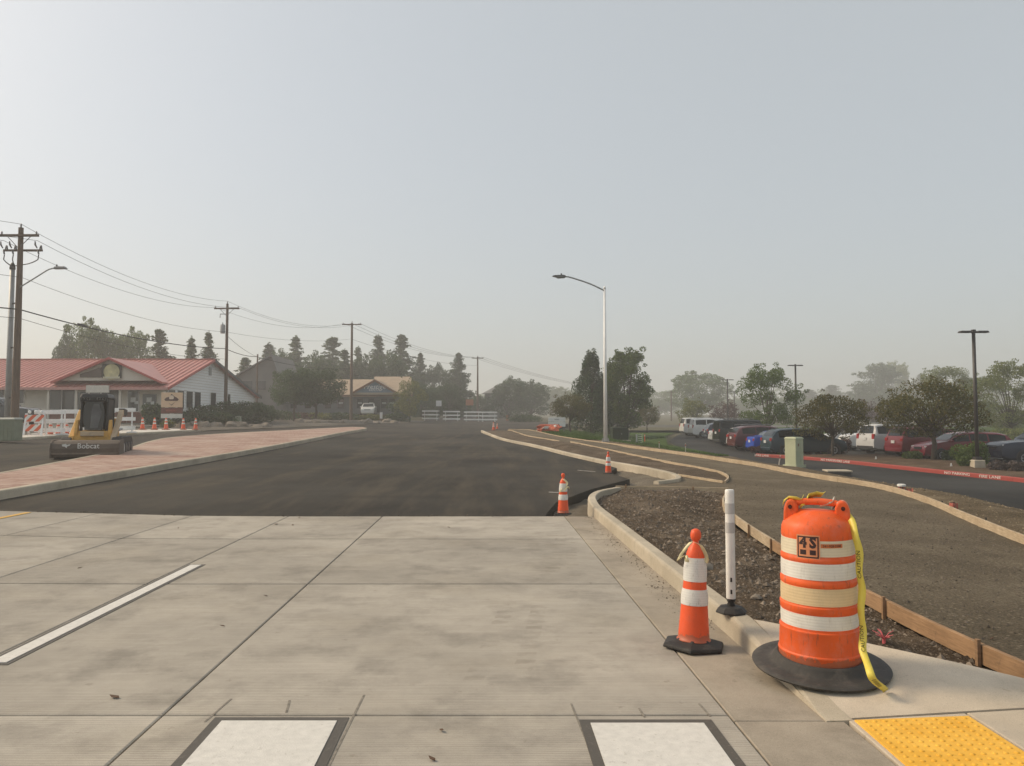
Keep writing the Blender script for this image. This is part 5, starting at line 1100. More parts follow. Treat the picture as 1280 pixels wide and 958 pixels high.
MB().lathe([(.04, 0), (.04, .1), (.0, .11)], 8, (-54.5 * k_, 0, H + 15.2 * k_ + .08), cap=False).build('photocell', DKM, sl)
def lot_lamp(px, Y, pytop, label, heads=2, foot=False, hw=.62):
    x = XA(px, Y); z0 = T(x, Y) + (.15 if foot else 0); t = thing('parking_lamp', label, 'lamp', (x, Y, z0)); H = At(px, pytop, Y).z - z0
    b0_ = 0
    if foot: MB().lathe([(.33, 0), (.32, .32), (.28, .36)], 4, (0, 0, 0)).build('concrete_foot', KERB, t).rotation_euler = (0, 0, R(40)); b0_ = .34; MB().box((0, 0, .42), (.3, .3, .14)).build('base_cover', DBR, t, bevel=.02)
    MB().tube([(0, 0, b0_ if foot else -.2), (0, 0, H)], [.085, .075], 10).build('pole', DBR, t, smooth=True)
    for s in (-1, 1)[:heads]: MB().box((s * hw * .62, 0, H), (hw * .9, .3, .09), 0, (.8, .8)).build('lamp_head', DBR, t, bevel=.02); MB().box((s * .12, 0, H - .02), (.24, .06, .06)).build('head_arm', DBR, t)
    MB().box((0, 0, H + .02), (.16, .16, .16)).build('pole_top', DBR, t, bevel=.02)
    return t
pf = U(1221, 585, .15, PKH); lot_lamp(1219.5, pf.y, 415, 'dark twin head parking lamp on a concrete foot beside the big green shrub', 2, True)
lot_lamp(995, 67, 457, 'dark twin head parking lamp rising behind the navy crossover'); lot_lamp(909.5, 96, 475, 'distant twin head parking lamp above the black boxy car', 2, False, .75); lot_lamp(918, 128, 490, 'faint slender parking lamp right of the distant twin lamp', 2, False, .8); lot_lamp(1205, 100, 477.5, 'distant single head parking lamp behind the crabapple', 1, False, .9)
# ================================================================ cabinets, stakes and markers
p = U(993, 584, 0, T); PGR2 = M('cabinet_pale_green', (.42, .45, .30), .55, .06, 3, dirt=.1); cb = thing('utility_cabinet', 'pale green utility cabinet with moulded panels beside the dirt path', 'utility cabinet', p, R(36)); cb.scale = (1.25, 1.25, 1.42)
MB().box((0, 0, .48), (.50, .48, .96)).build('body', PGR2, cb, bevel=.015); MB().box((0, 0, .985), (.56, .54, .06), 0, (.8, .8)).build('lid', PGR2, cb, bevel=.015)
for r_ in range(2):
    for c_ in range(2):
        MB().box((.255, -.115 + c_ * .23, .25 + r_ * .42), (.02, .17, .34)).build('moulded_panel', PGR2, cb, bevel=.008); MB().box((-.115 + c_ * .23, -.245, .25 + r_ * .42), (.17, .02, .34)).build('moulded_panel', PGR2, cb, bevel=.008)
MB().box((0, 0, .03), (.62, .6, .1)).build('skirt', PGR2, cb); MB().box((-.1, -.262, .75), (.05, .01, .09)).build('notice', M('notice_brown', (.2, .1, .06), .6, .1), cb)
p = U(972, 584, 0, T); o = MB().box((0, 0, .0), (.9, .8, .12)).build('concrete_pad', M('pad_concrete', (.45, .38, .29), .9, .15, 6), bevel=.02, loc=p); tag(o, 'rough pale concrete pad just left of the pale green cabinet', 'concrete pad'); o.rotation_euler = (0, 0, R(20))
DGR = M('transformer_green', (.018, .030, .013), .6, .12, 3, spec=.2); p = U(776, 552, 0, T); tf = thing('pad_transformer', 'dark green pad mounted transformer box beside the white street lamp', 'transformer', p + Vector((-.05, .3, .08)), R(2)); tf.scale = (1.08, 1.0, 1.12)
MB().box((0, .1, .42), (1.12, 1.1, .84)).build('body', DGR, tf, bevel=.02); MB().box((0, .02, .86), (1.16, 1.2, .06), 0, (.95, .9)).build('lid', DGR, tf, bevel=.01); MB().box((0, -.46, .40), (.02, .02, .7)).build('door_seam', BLACK, tf); MB().box((.08, -.47, .45), (.03, .03, .1)).build('handle', GALV, tf); MB().box((0, .1, -.02), (1.4, 1.4, .1)).build('pad', KERB, tf)
p = U(800, 555, 0, T); pd = thing('slatted_pedestal', 'light green slatted pedestal right of the dark transformer box', 'pedestal', p)
for s in (-1, 1): MB().box((s * .19, 0, .38), (.07, .3, .78)).build('side', M('pedestal_green', (.30, .42, .17), .6, .1), pd)
for k in range(5): MB().box((0, -.1, .1 + k * .15), (.34, .06, .07)).build('slat', M('pedestal_pale', (.45, .5, .38), .6, .08), pd)
MB().box((-.24, .02, .36), (.1, .34, .76)).build('door', M('pedestal_grey', (.5, .5, .47), .6, .05), pd)
p = U(806, 553, 0, T); mk = thing('marker_post', 'slim orange marker post beside the slatted pedestal', 'marker post', p); MB().lathe([(.035, 0), (.035, .62), (.0, .66)], 8, cap=False).build('post', ORG2, mk); MB().lathe([(.036, .5), (.037, .58)], 8).build('band', SHW, mk)
LATH = M('lath_pale', (.62, .55, .47), .8, .1); PNK = M('ribbon_pink', (.42, .12, .09), .7, .25, 20)
def lath(px, py0, py1, label, lean=0):
    p = U(px, py1, 0, T); t = thing('survey_stake', label, 'survey stake', p); h = (py1 - py0) * p.y / F
    MB().box((0, 0, h / 2), (.045, .02, h), 0, (1, 1), (lean, 0)).build('lath', LATH, t); MB().box((lean * .8, -.016, h * .86), (.06, .012, h * .16)).build('flagging', PNK, t)
lath(824, 552, 563, 'short pale survey stake at the car park edge, left of the pair'); lath(857, 555, 568, 'short pale survey stake at the car park edge, right of the pair'); lath(973, 570, 586, 'leaning pinkish stake between the concrete pad and the path', .1)
for i, (px, py, hp_, lb) in enumerate(((1127, 616, 9, 'irrigation riser with a white cap behind the curved form board'), (1137.5, 619, 8, 'short reddish irrigation riser just right of the white capped one'), (1192, 642, 14, 'reddish irrigation riser tied with ribbon on the dirt shoulder'))):
    p = U(px, py, 0, hsh); t = thing('irrigation_riser', lb, 'irrigation riser', p); h = hp_ * p.y / F
    MB().tube([(0, 0, -.05), (0, 0, h)], .028, 8).build('pipe', M('riser_brown', (.13, .06, .045), .7, .2), t)
    if i == 0: MB().lathe([(.09, 0), (.09, .04), (.06, .05)], 10, (0, 0, h - .02)).build('cap', WPL, t)
    else: MB().lathe([(.032, 0), (.036, .03), (.03, .06)], 8, (0, 0, h - .08)).build('ribbon_wrap', PNK, t)
    for k in range(3):
        a = k * 2.1 + i; MB().box((.06 * math.cos(a), .06 * math.sin(a), h * .6), (.03, .012, .12), a).build('ribbon_tail', PNK, t)
p = U(1050, 596, 0, T); t = thing('vault_lid', 'flat concrete vault with dark sides beyond the curved form board', 'vault', p + Vector((.1, .5, 0)), R(-10))
MB().box((0, 0, .05), (.9, .9, .26)).build('box', M('vault_dark', (.06, .055, .05), .8, .2), t); MB().box((0, 0, .21), (.98, .98, .06)).build('lid', KERB, t, bevel=.01)
# ================================================================ vehicles
TYRE = M('tyre', (.016, .016, .016), .8, .2, 6); RIM = M('rim_alloy', (.35, .35, .36), .35, .1, metal=.6); GLC = glass('car_glass', (.006, .008, .009), .08); GLC.node_tree.nodes['Principled BSDF'].inputs['Specular IOR Level'].default_value = .3; TAIL = M('tail_lamp', (.30, .012, .012), .25, .1); HEAD = M('head_lamp', (.62, .63, .62), .15, .08); BUMP = M('bumper_black', (.02, .02, .02), .6, .1); PLATE = M('licence_plate', (.55, .56, .55), .5, .1)
def paint(name, c, rough=.25):
    if name in _mc: return _mc[name]
    t = NT(name); t.done(t.mix(t.ramp(t.noise(t.pos(False, (1, 1, 2)), 1.2, 4), [(.4, 0), (.75, .04)]), c, (.25, .22, .19)), rough, None, 0, .3); t.b.inputs['Coat Weight'].default_value = .25; t.b.inputs['Coat Roughness'].default_value = .08; _mc[name] = t.m; return t.m
PROF = {'suv': [(-.5, .44), (-.492, .56), (-.485, .64), (-.455, .95), (-.42, .99), (-.2, 1.0), (.0, .995), (.09, .97), (.25, .655), (.36, .63), (.46, .58), (.49, .50), (.5, .40)],
        'van': [(-.5, .42), (-.492, .55), (-.48, .66), (-.445, .94), (-.40, .985), (-.2, 1.0), (.02, .98), (.12, .93), (.31, .61), (.40, .56), (.47, .47), (.5, .36)],
        'cross': [(-.5, .42), (-.492, .57), (-.475, .68), (-.41, .90), (-.33, .965), (-.12, 1.0), (.03, .98), (.11, .93), (.26, .665), (.38, .62), (.46, .55), (.49, .47), (.5, .36)],
        'sedan': [(-.5, .44), (-.49, .60), (-.475, .68), (-.37, .72), (-.24, .92), (-.13, .99), (.0, 1.0), (.08, .97), (.245, .70), (.38, .65), (.46, .57), (.49, .48), (.5, .36)],
        'pickup': [(-.5, .46), (-.495, .62), (-.13, .62), (-.12, .64), (-.10, .95), (-.06, .99), (.04, 1.0), (.11, .96), (.22, .665), (.36, .64), (.46, .60), (.492, .52), (.5, .40)],
        'boxy': [(-.5, .40), (-.496, .60), (-.49, .95), (-.46, .99), (-.2, 1.0), (.0, 1.0), (.13, .98), (.20, .66), (.36, .645), (.46, .62), (.49, .55), (.5, .40)]}
def car(loc, rz, kind, L_, W, H_, mat, label, cat='car', roofmat=None, rails=False, group=None, ground=.24):
    pf_ = PROF[kind]; t = thing(cat.replace(' ', '_') if cat != 'car' else 'parked_car', label, cat, loc, rz, group)
    belt = .64 if kind not in ('sedan', 'pickup') else .67
    zt = lambda u: interp([(a, b * H_) for a, b in pf_], u)
    def wid(u): return W / 2 * (1 - .10 * ss(.30, .5, u) - .06 * ss(-.36, -.5, u))
    us = sorted(set([a for a, _ in pf_] + [-.45 + .05 * k for k in range(19)])); m = MB(); n = 14
    def sec(u):
        z = zt(u); w_ = wid(u); zb = ground + (.10 * ss(.44, .5, abs(u))); bz = min(z, belt * H_); k = max(0, (z - bz) / (H_ * (1 - belt))); wt = w_ * (1 - .22 * k) - .02
        if k < .02: half = [(w_ * .86, zb), (w_ * .99, zb + .10), (w_, bz * .70), (w_ * .985, bz * .9), (w_ * .95, bz * .965), (w_ * .80, bz * .992), (w_ * .4, bz)]
        else: half = [(w_ * .86, zb), (w_ * .99, zb + .10), (w_, bz * .70), (w_ * .985, bz * .93), (w_ * .965, bz), (wt, bz + (z - bz) * .86), (wt * .82, z - .015 * k)]
        return [(u * L_, y, zz) for y, zz in half] + [(u * L_, -y, zz) for y, zz in half[::-1]]
    for u in us: m.v += sec(u)
    r_ = len(us); m.f = [(i * n + k, i * n + (k + 1) % n, (i + 1) * n + (k + 1) % n, (i + 1) * n + k) for i in range(r_ - 1) for k in range(n)] + [tuple(range(n - 1, -1, -1)), tuple((r_ - 1) * n + k for k in range(n))]
    body = m.build('body', mat, t, auto=38)
    def side(u, f, s, out=.012):                 # a point on the greenhouse flank
        z = zt(u); bz = belt * H_; w_ = wid(u); k = max(0, (z - bz) / (H_ * (1 - belt))); wt = w_ * (1 - .22 * k) - .02
        return (u * L_, s * (w_ * .965 + (wt - w_ * .965) * f + out), bz + (z - bz) * .86 * f)
    gh = [a for a, b in pf_ if b > .80]; u0, u1 = min(gh), max(gh)
    base_f = max(a for a, b in pf_ if b > belt and a > 0) if True else 0; wf = [a for a, b in pf_ if a > u1][0]; wr = [a for a, b in pf_ if a < u0][-1]
    splits = {'suv': 3, 'van': 3, 'cross': 3, 'sedan': 2, 'pickup': 2, 'boxy': 3}[kind]
    a0 = u0 + (.012 if kind != 'pickup' else .0); a1 = u1 + (wf - u1) * .62
    for s in (-1, 1):
        for k in range(splits):
            x0, x1 = a0 + (a1 - a0) * k / splits + .008, a0 + (a1 - a0) * (k + 1) / splits - .008; q = []
            for j in range(5): u = x0 + (x1 - x0) * j / 4; q.append(side(u, .10, s))
            for j in range(4, -1, -1): u = x0 + (x1 - x0) * j / 4; q.append(side(u, .90, s))
            MB().add(q, [tuple(range(10))]).build('side_window', GLC, t)
    def cross_pane(ua, ub, name, ins=.1):
        q = []; dx = .012 if ub > 0 else -.012
        for u, f in ((ua, .12), (ub, .90)):
            uu = ua + (ub - ua) * f; z = zt(uu); k = max(0, (z - belt * H_) / (H_ * (1 - belt))); hw = wid(uu) * (1 - .22 * k) * .80
            q += [(uu * L_ + dx, -hw, z + .012), (uu * L_ + dx, hw, z + .012)]
        MB().add([q[0], q[1], q[3], q[2]], [(0, 1, 2, 3)]).build(name, GLC, t)
    cross_pane(wf, u1, 'windscreen'); cross_pane(wr, u0, 'rear_window')
    r = .36 if H_ > 1.6 else .33; xf, xb = .315 * L_, -.30 * L_
    for s in (-1, 1):
        for x_ in (xf, xb):
            MB().lathe([(0, 0), (r * 1.16, 0), (r * 1.16, -.012), (0, -.014)][::1], 22, (x_, s * (W / 2 - .012) + (.007), r), cap=False, ax='y').build('wheel_arch', BUMP, t)
            wl_ = thing_part('wheel', t, (x_, s * (W / 2 - .085), r)); MB().lathe([(r * .6, -.1), (r * .93, -.11), (r, -.07), (r, .07), (r * .93, .11), (r * .6, .1)], 22, ax='y', cap=False).build('tyre', TYRE, wl_, smooth=True)
            rim = MB().lathe([(0, .06), (r * .12, .10), (r * .2, .07), (r * .6, .085), (r * .64, .10), (r * .64, -.1), (0, -.06)], 18, ax='y', cap=False)
            for q in range(5): a = q * 1.2566; rim.box((r * .38 * math.cos(a), s * .088, r * .38 * math.sin(a)), (r * .16, .02, r * .16))
            if s < 0: rim.v = [(x, -y if i < 126 else y, z) for i, (x, y, z) in enumerate(rim.v)]
            rim.build('rim', RIM, wl_)
        w_ = W / 2
        zl = .58 * H_ if kind in ('suv', 'van', 'cross', 'boxy') else .56 * H_; MB().box((-.487 * L_, s * w_ * .80, zl), (.10, w_ * .26, .11 * H_ if kind != 'suv' else .17 * H_), 0, (.9, .9)).build('tail_light', TAIL, t, bevel=.02)
        MB().box((.468 * L_, s * w_ * .70, .46 * H_ if kind != 'pickup' else .50 * H_), (.16, w_ * .34, .09 * H_), R(-s * 14), (.9, .9)).build('headlight', HEAD, t, bevel=.02)
        MB().box((wf * L_ - .22, s * (w_ + .07), belt * H_ + .06), (.12, .16, .12)).build('mirror', mat, t, bevel=.03)
        for x_ in (-.10, .10): MB().box((x_ * L_ - .2, s * (w_ + .004), belt * H_ * .88), (.16, .03, .03)).build('door_handle', mat, t)
        if rails: MB().tube([(-.40 * L_, s * w_ * .66, H_ * 1.0), (-.36 * L_, s * w_ * .66, H_ * 1.03), (.0, s * w_ * .66, H_ * 1.035), (.05 * L_, s * w_ * .66, H_ * 1.0)], .018, 6).build('roof_rail', GALV, t)
    MB().box((-.495 * L_, 0, ground + .17), (.10, W * .86, .2)).build('rear_bumper', mat if kind in ('cross', 'sedan', 'van') else BUMP, t, bevel=.03); MB().box((.49 * L_, 0, ground + .15), (.10, W * .80, .2)).build('front_bumper', mat if kind != 'pickup' else GALV, t, bevel=.03)
    MB().box((-.503 * L_, 0, .50 * H_), (.02, .34, .16)).build('licence_plate', PLATE, t); MB().box((.495 * L_, 0, .42 * H_), (.03, W * .42, .10 * H_)).build('grille', BUMP, t)
    if kind == 'pickup': MB().box((-.305 * L_, 0, .63 * H_), (.34 * L_, W * .78, .03)).build('bed_cover', BUMP, t)
    if roofmat: MB().box((-.03 * L_, 0, H_ + .0), (.16 * L_, W * .62, .03)).build('roof_panel', roofmat, t, bevel=.01)
    return t
def thing_part(name, parent, loc):
    o = link(name, None, parent, loc); return o
def pc(px, Y, L_, front=False): x = XA(px, Y) + (L_ / 2); return (x, Y, PKH(x, Y) + .0)
car(pc(955, 46.3, 4.6), R(2), 'cross', 4.6, 1.9, 1.68, paint('paint_navy_teal', (.014, .034, .048)), 'dark navy crossover parked behind the pale green cabinet')
car(pc(936, 49.4, 4.3), R(0), 'sedan', 4.3, 1.78, 1.48, paint('paint_blue', (.015, .06, .38)), 'bright blue compact car peeking out behind the navy crossover')
car(pc(912.5, 52.3, 4.7), R(2), 'cross', 4.7, 1.88, 1.70, paint('paint_maroon', (.085, .016, .02)), 'maroon crossover parked between the blue car and the black boxy car', rails=True)
car(pc(911, 55.2, 4.3), R(0), 'van', 4.3, 1.8, 1.5, paint('paint_silver', (.40, .41, .41)), 'silver hatchback mostly hidden between the maroon crossover and the black car')
car(pc(894, 58.3, 4.9), R(1), 'boxy', 4.9, 2.05, 2.02, paint('paint_black', (.012, .014, .014)), 'tall black boxy off-road car, tallest in the row', rails=True)
car(pc(887.5, 63, 4.5), R(0), 'sedan', 4.5, 1.8, 1.5, paint('paint_silver', (.40, .41, .41)), 'silver sedan showing its tail just left of the black boxy car')
car(pc(880.5, 67.5, 4.6), R(0), 'cross', 4.6, 1.85, 1.66, paint('paint_dark_blue', (.018, .024, .045)), 'dark blue car between the white wagons and the silver sedan')
car(pc(862, 75, 5.1), R(2), 'suv', 5.1, 2.0, 1.9, paint('paint_white', (.62, .62, .60)), 'white estate wagon, second from the far left end of the row', rails=True)
car(pc(851, 81, 5.1), R(2), 'suv', 5.1, 2.0, 1.92, paint('paint_white', (.62, .62, .60)), 'white estate wagon at the far left end of the row')
car(pc(1076, 48.3, 5.1), R(8), 'suv', 5.1, 2.0, 1.88, paint('paint_light_silver', (.50, .50, .49)), 'light silver wagon with roof rails left of the red minivan', rails=True)
car(pc(1113, 45.2, 4.9), R(4), 'van', 4.9, 1.98, 1.75, paint('paint_red_van', (.15, .014, .018)), 'red minivan parked behind the large crabapple trunk')
car(pc(1146, 41.8, 4.75), R(178), 'cross', 4.75, 1.85, 1.58, paint('paint_red', (.20, .012, .022)), 'red car facing left between the crabapple and the big green shrub')
car(pc(1241, 38.8, 5.6), R(176), 'pickup', 5.6, 2.0, 1.85, paint('paint_navy', (.014, .022, .045)), 'navy pickup at the right edge with its headlight facing left', 'pickup')
car(pc(1053, 52, 5.4), R(180), 'pickup', 5.4, 1.95, 1.8, paint('paint_white', (.62, .62, .60)), 'white pickup facing left beside the silver wagon', 'pickup')
car(pc(1024, 56, 4.6), R(180), 'sedan', 4.6, 1.8, 1.5, paint('paint_white', (.62, .62, .60)), 'white car glimpsed behind the small crabapple')
car((XA(-6, 53), 53, G(XA(-6, 53), 53) + .125), R(2), 'pickup', 5.7, 2.0, 1.9, paint('paint_grey', (.055, .06, .065)), 'dark grey pickup parked behind the tall timber pole', 'pickup', WHB)
x = XA(461, 102); car((x, 102, 2.45), R(-84), 'suv', 4.6, 1.85, 1.7, paint('paint_white', (.62, .62, .60)), 'white car parked in front of the distant tan roofed building')
# ================================================================ shrubs in the car park bed
def bush(px, py, wpx, hpx, label, mat, seed, n=1500, size=.11, name='shrub'):
    p = U(px, py, .14, PKH); s = p.y / F; shrub(name, (p.x, p.y + .2, p.z - .05), wpx * s / 2, wpx * s / 2 * .8, hpx * s, label, mat, n, size, seed)
bush(1219, 584, 52, 32, 'large green shrub wrapped round the parking lamp foot', L_GREEN, 101, 4200, .11); bush(1251, 589, 25, 15, 'rounded grey purple shrub left of the pair at the right edge', L_LAV, 102); bush(1277, 590, 22, 14, 'rounded grey purple shrub at the very right edge', L_LAV, 103)
bush(1036, 567, 19, 11, 'small round green shrub before the navy crossover', L_GREEN, 104); bush(1055, 566, 22, 17, 'dark maroon shrub right of the small round green one', L_MAR, 105); bush(1012, 567, 17, 14, 'dark maroon shrub hidden by the pale green cabinet', L_MAR, 106); bush(977, 567, 16, 11, 'small green shrub just left of the pale green cabinet', L_GREEN, 107); bush(950, 566, 24, 9, 'low maroon shrub under the tail of the navy crossover', L_MAR, 108); bush(1145, 575, 26, 12, 'low green shrub left of the large crabapple trunk', L_GREEN, 109); bush(1188, 577, 20, 16, 'dark green shrub right of the large crabapple trunk', L_JUN, 110)
for px, py, lb in ((1095, 574, 'tiny white marker in the mulch bed left of the crabapple'), (1189, 583, 'tiny white marker in the mulch bed near the parking lamp')):
    p = U(px, py, .2, PKH); t = thing('bed_marker', lb, 'marker', p); MB().box((0, 0, .07), (.1, .02, .14), 0, (.3, 1)).build('flag', WPL, t); MB().box((0, .02, .03), (.02, .02, .12)).build('pin', GALV, t)
# ================================================================ trees
def finish(root, trunk, V, Fc, mat):
    trunk.build('trunk', BARK, root, smooth=True); MB().add(V, Fc).build('crown', mat, root); return root
def broadleaf(h, r, seed, mat, n=7000, leaf=.2, base=.28, droop=0, nb=26, open_=.0, trunk_r=.16, flatten=1.0):
    rnd = random.Random(seed); root = thing('tree', 'x', 'tree'); tr = MB(); bl = []
    zb = h * base; cz = (h + zb) / 2; rzc = (h - zb) / 2
    tr.tube([(0, 0, -.2), (.03 * h, 0, zb * .6), (0, .02 * h, zb * 1.15), (.01 * h, 0, cz)], [trunk_r * 1.25, trunk_r, trunk_r * .8, trunk_r * .35], 8)
    for k in range(nb):
        a = k * 2.399 + rnd.uniform(-.3, .3); u = rnd.uniform(-.85, .95); rr = math.sqrt(max(0, 1 - u * u)) * rnd.uniform(.55, 1.0)
        e = Vector((rr * r * math.cos(a), rr * r * math.sin(a), cz + u * rzc * flatten - droop * rr * rr * r * .35)); s = rnd.uniform(.26, .42) * r * (1 - open_)
        bl.append((e.x, e.y, e.z, s, s, s * rnd.uniform(.6, .9)))
        if k % 2 == 0: tr.tube([(0, .01 * h, zb * rnd.uniform(.8, 1.3)), (e.x * .45, e.y * .45, zb + (e.z - zb) * .55), (e.x * .95, e.y * .95, e.z)], [trunk_r * .5, trunk_r * .28, .012], 5)
        for _ in range(2):
            d = Vector((rnd.gauss(0, 1), rnd.gauss(0, 1), rnd.gauss(.2, .8))).normalized() * s * rnd.uniform(.9, 1.35); q = s * rnd.uniform(.22, .45); bl.append((e.x + d.x, e.y + d.y, e.z + d.z, q, q, q * .7))
    if open_ < .2: bl.append((0, 0, cz, r * .6, r * .6, rzc * .62))
    V, Fc = leafcloud(bl, n, leaf, rnd, .5, .6); return finish(root, tr, V, Fc, mat), h, r
def conifer(h, r, seed, mat, n=6000, leaf=.3, base=.08, gap=.0, power=1.0, tip=1.0):
    rnd = random.Random(seed); root = thing('tree', 'x', 'tree'); tr = MB(); bl = []
    tr.tube([(0, 0, -.3), (0, 0, h * .5), (0, 0, h * .98)], [.2, .13, .03], 7); z = h * base; k = 0
    N = 150
    for k in range(N):
        f = (k + rnd.random()) / N; f = f ** 1.15; z = h * (base + (1 - base) * f * .97)
        if rnd.random() < gap: continue
        R_ = r * (1 - f) ** power * (1 if f > .12 else .75 + 2 * f) + .10; a = k * 2.399 + rnd.uniform(-.5, .5); L_ = R_ * rnd.uniform(.45, 1.15)
        up = rnd.uniform(-.10, .22)
        for q in (.3, .65, .95): s = max(.24, L_ * .29 * (1.3 - q * .55)); bl.append((L_ * q * math.cos(a), L_ * q * math.sin(a), z + L_ * q * up - .08 * L_ * q * q, s * 1.2, s * 1.2, s * .75))
        if k % 3 == 0: tr.tube([(0, 0, z), (L_ * .9 * math.cos(a), L_ * .9 * math.sin(a), z + L_ * up * .9)], [.035, .01], 4)
    bl.append((0, 0, h * .97, .12 * tip, .12 * tip, h * .045))
    V, Fc = leafcloud(bl, n, leaf, rnd, .2, .75); return finish(root, tr, V, Fc, mat), h, r
def plume(h, r, seed, mat, n=9000, leaf=.22, base=.12):
    rnd = random.Random(seed); root = thing('tree', 'x', 'tree'); tr = MB(); bl = []
    tr.tube([(0, 0, -.3), (0, 0, h * .3), (0, 0, h * .7)], [.17, .13, .04], 7)
    for k in range(110):
        u = rnd.random(); a = k * 2.399; rr = r * (1 - u ** 2.2 * .88) * rnd.uniform(.55, 1.0); z = h * (base + .82 * u) + rnd.uniform(-.2, .2); s = rnd.uniform(.30, .48) * (1.15 - .5 * u)
        bl.append((rr * math.cos(a), rr * math.sin(a), z, s, s, s * 2.3))
        if k % 4 == 0: tr.tube([(0, 0, z * .5), (rr * .9 * math.cos(a), rr * .9 * math.sin(a), z)], [.04, .01], 4)
    for k in range(5): bl.append((rnd.uniform(-.3, .3) * r, rnd.uniform(-.3, .3) * r, h * rnd.uniform(.86, .93), .16, .16, h * .07))
    bl.append((0, 0, h * .45, r * .72, r * .72, h * .32))
    V, Fc = leafcloud(bl, n, leaf, rnd, .3, .6); return finish(root, tr, V, Fc, mat), h, r
PROTO = {
 'con1': conifer(12, 2.6, 1, L_PINE, 15000, .30, .04, .08, .78), 'con2': conifer(12, 2.5, 2, L_PINE, 12000, .30, .05, .24, .72), 'con4': conifer(12, 2.9, 23, L_PINE, 15000, .30, .02, .14, .9), 'con3': conifer(12, 3.0, 3, L_JUN, 16000, .34, .02, .0, .55, 2.0),
 'rnd1': broadleaf(7, 3.4, 4, L_GREEN, 16000, .22, .2), 'rnd2': broadleaf(7, 3.4, 5, L_GREEN, 16000, .22, .16, nb=34), 'rnd3': broadleaf(6, 3.2, 31, L_JUN, 15000, .2, .34, nb=44, droop=.1, open_=.1), 'oli': broadleaf(6, 3, 6, L_OLIVE, 6000, .24, .2, open_=.15), 'opn': broadleaf(6.5, 3.2, 7, L_GREEN, 14000, .17, .2, nb=40, open_=.25),
 'plm1': plume(8, 1.75, 8, L_JUN, 18000, .17), 'plm2': broadleaf(8, 2.5, 9, L_GREEN, 22000, .19, .10, nb=70, open_=.15), 'crab': broadleaf(3.9, 2.3, 10, L_CRAB, 15000, .11, .38, .35, 52, .28, .11), 'crab2': broadleaf(3.4, 2.2, 11, L_CRAB, 11000, .12, .36, .35, 44, .28, .09), 'pine': broadleaf(13, 4, 12, L_PINE, 14000, .4, .1, nb=40, open_=.1, trunk_r=.3), 'mar': broadleaf(4.5, 3, 13, L_MAR, 4000, .25, .25), 'pal': broadleaf(9, 3.8, 14, L_PALE, 14000, .2, .15, nb=46, open_=.3), 'drk': broadleaf(7, 3.4, 15, L_JUN, 14000, .26, .06)}
used = {k: False for k in PROTO}
def tree(kind, px, Y, top, wpx, label, dz=0, rot=None):
    root, h, r = PROTO[kind]; x = XA(px, Y); z = T(x, Y) + dz; H = At(px, top, Y).z - z; wpx *= 1.95 if kind in ('con1', 'con2', 'con4') else 1.15 if kind[:3] in ('rnd', 'plm', 'drk') else 1; s = (wpx * Y / F / (2 * r), wpx * Y / F / (2 * r), H / h)
    rz = random.random() * 6.28 if rot is None else rot
    if not used[kind]: used[kind] = True; o = root; o.location = (x, Y, z); o.rotation_euler = (0, 0, rz); o.scale = s; o['label'] = label
    else: o = dup(root, (x, Y, z), rz, label, s)
    return o
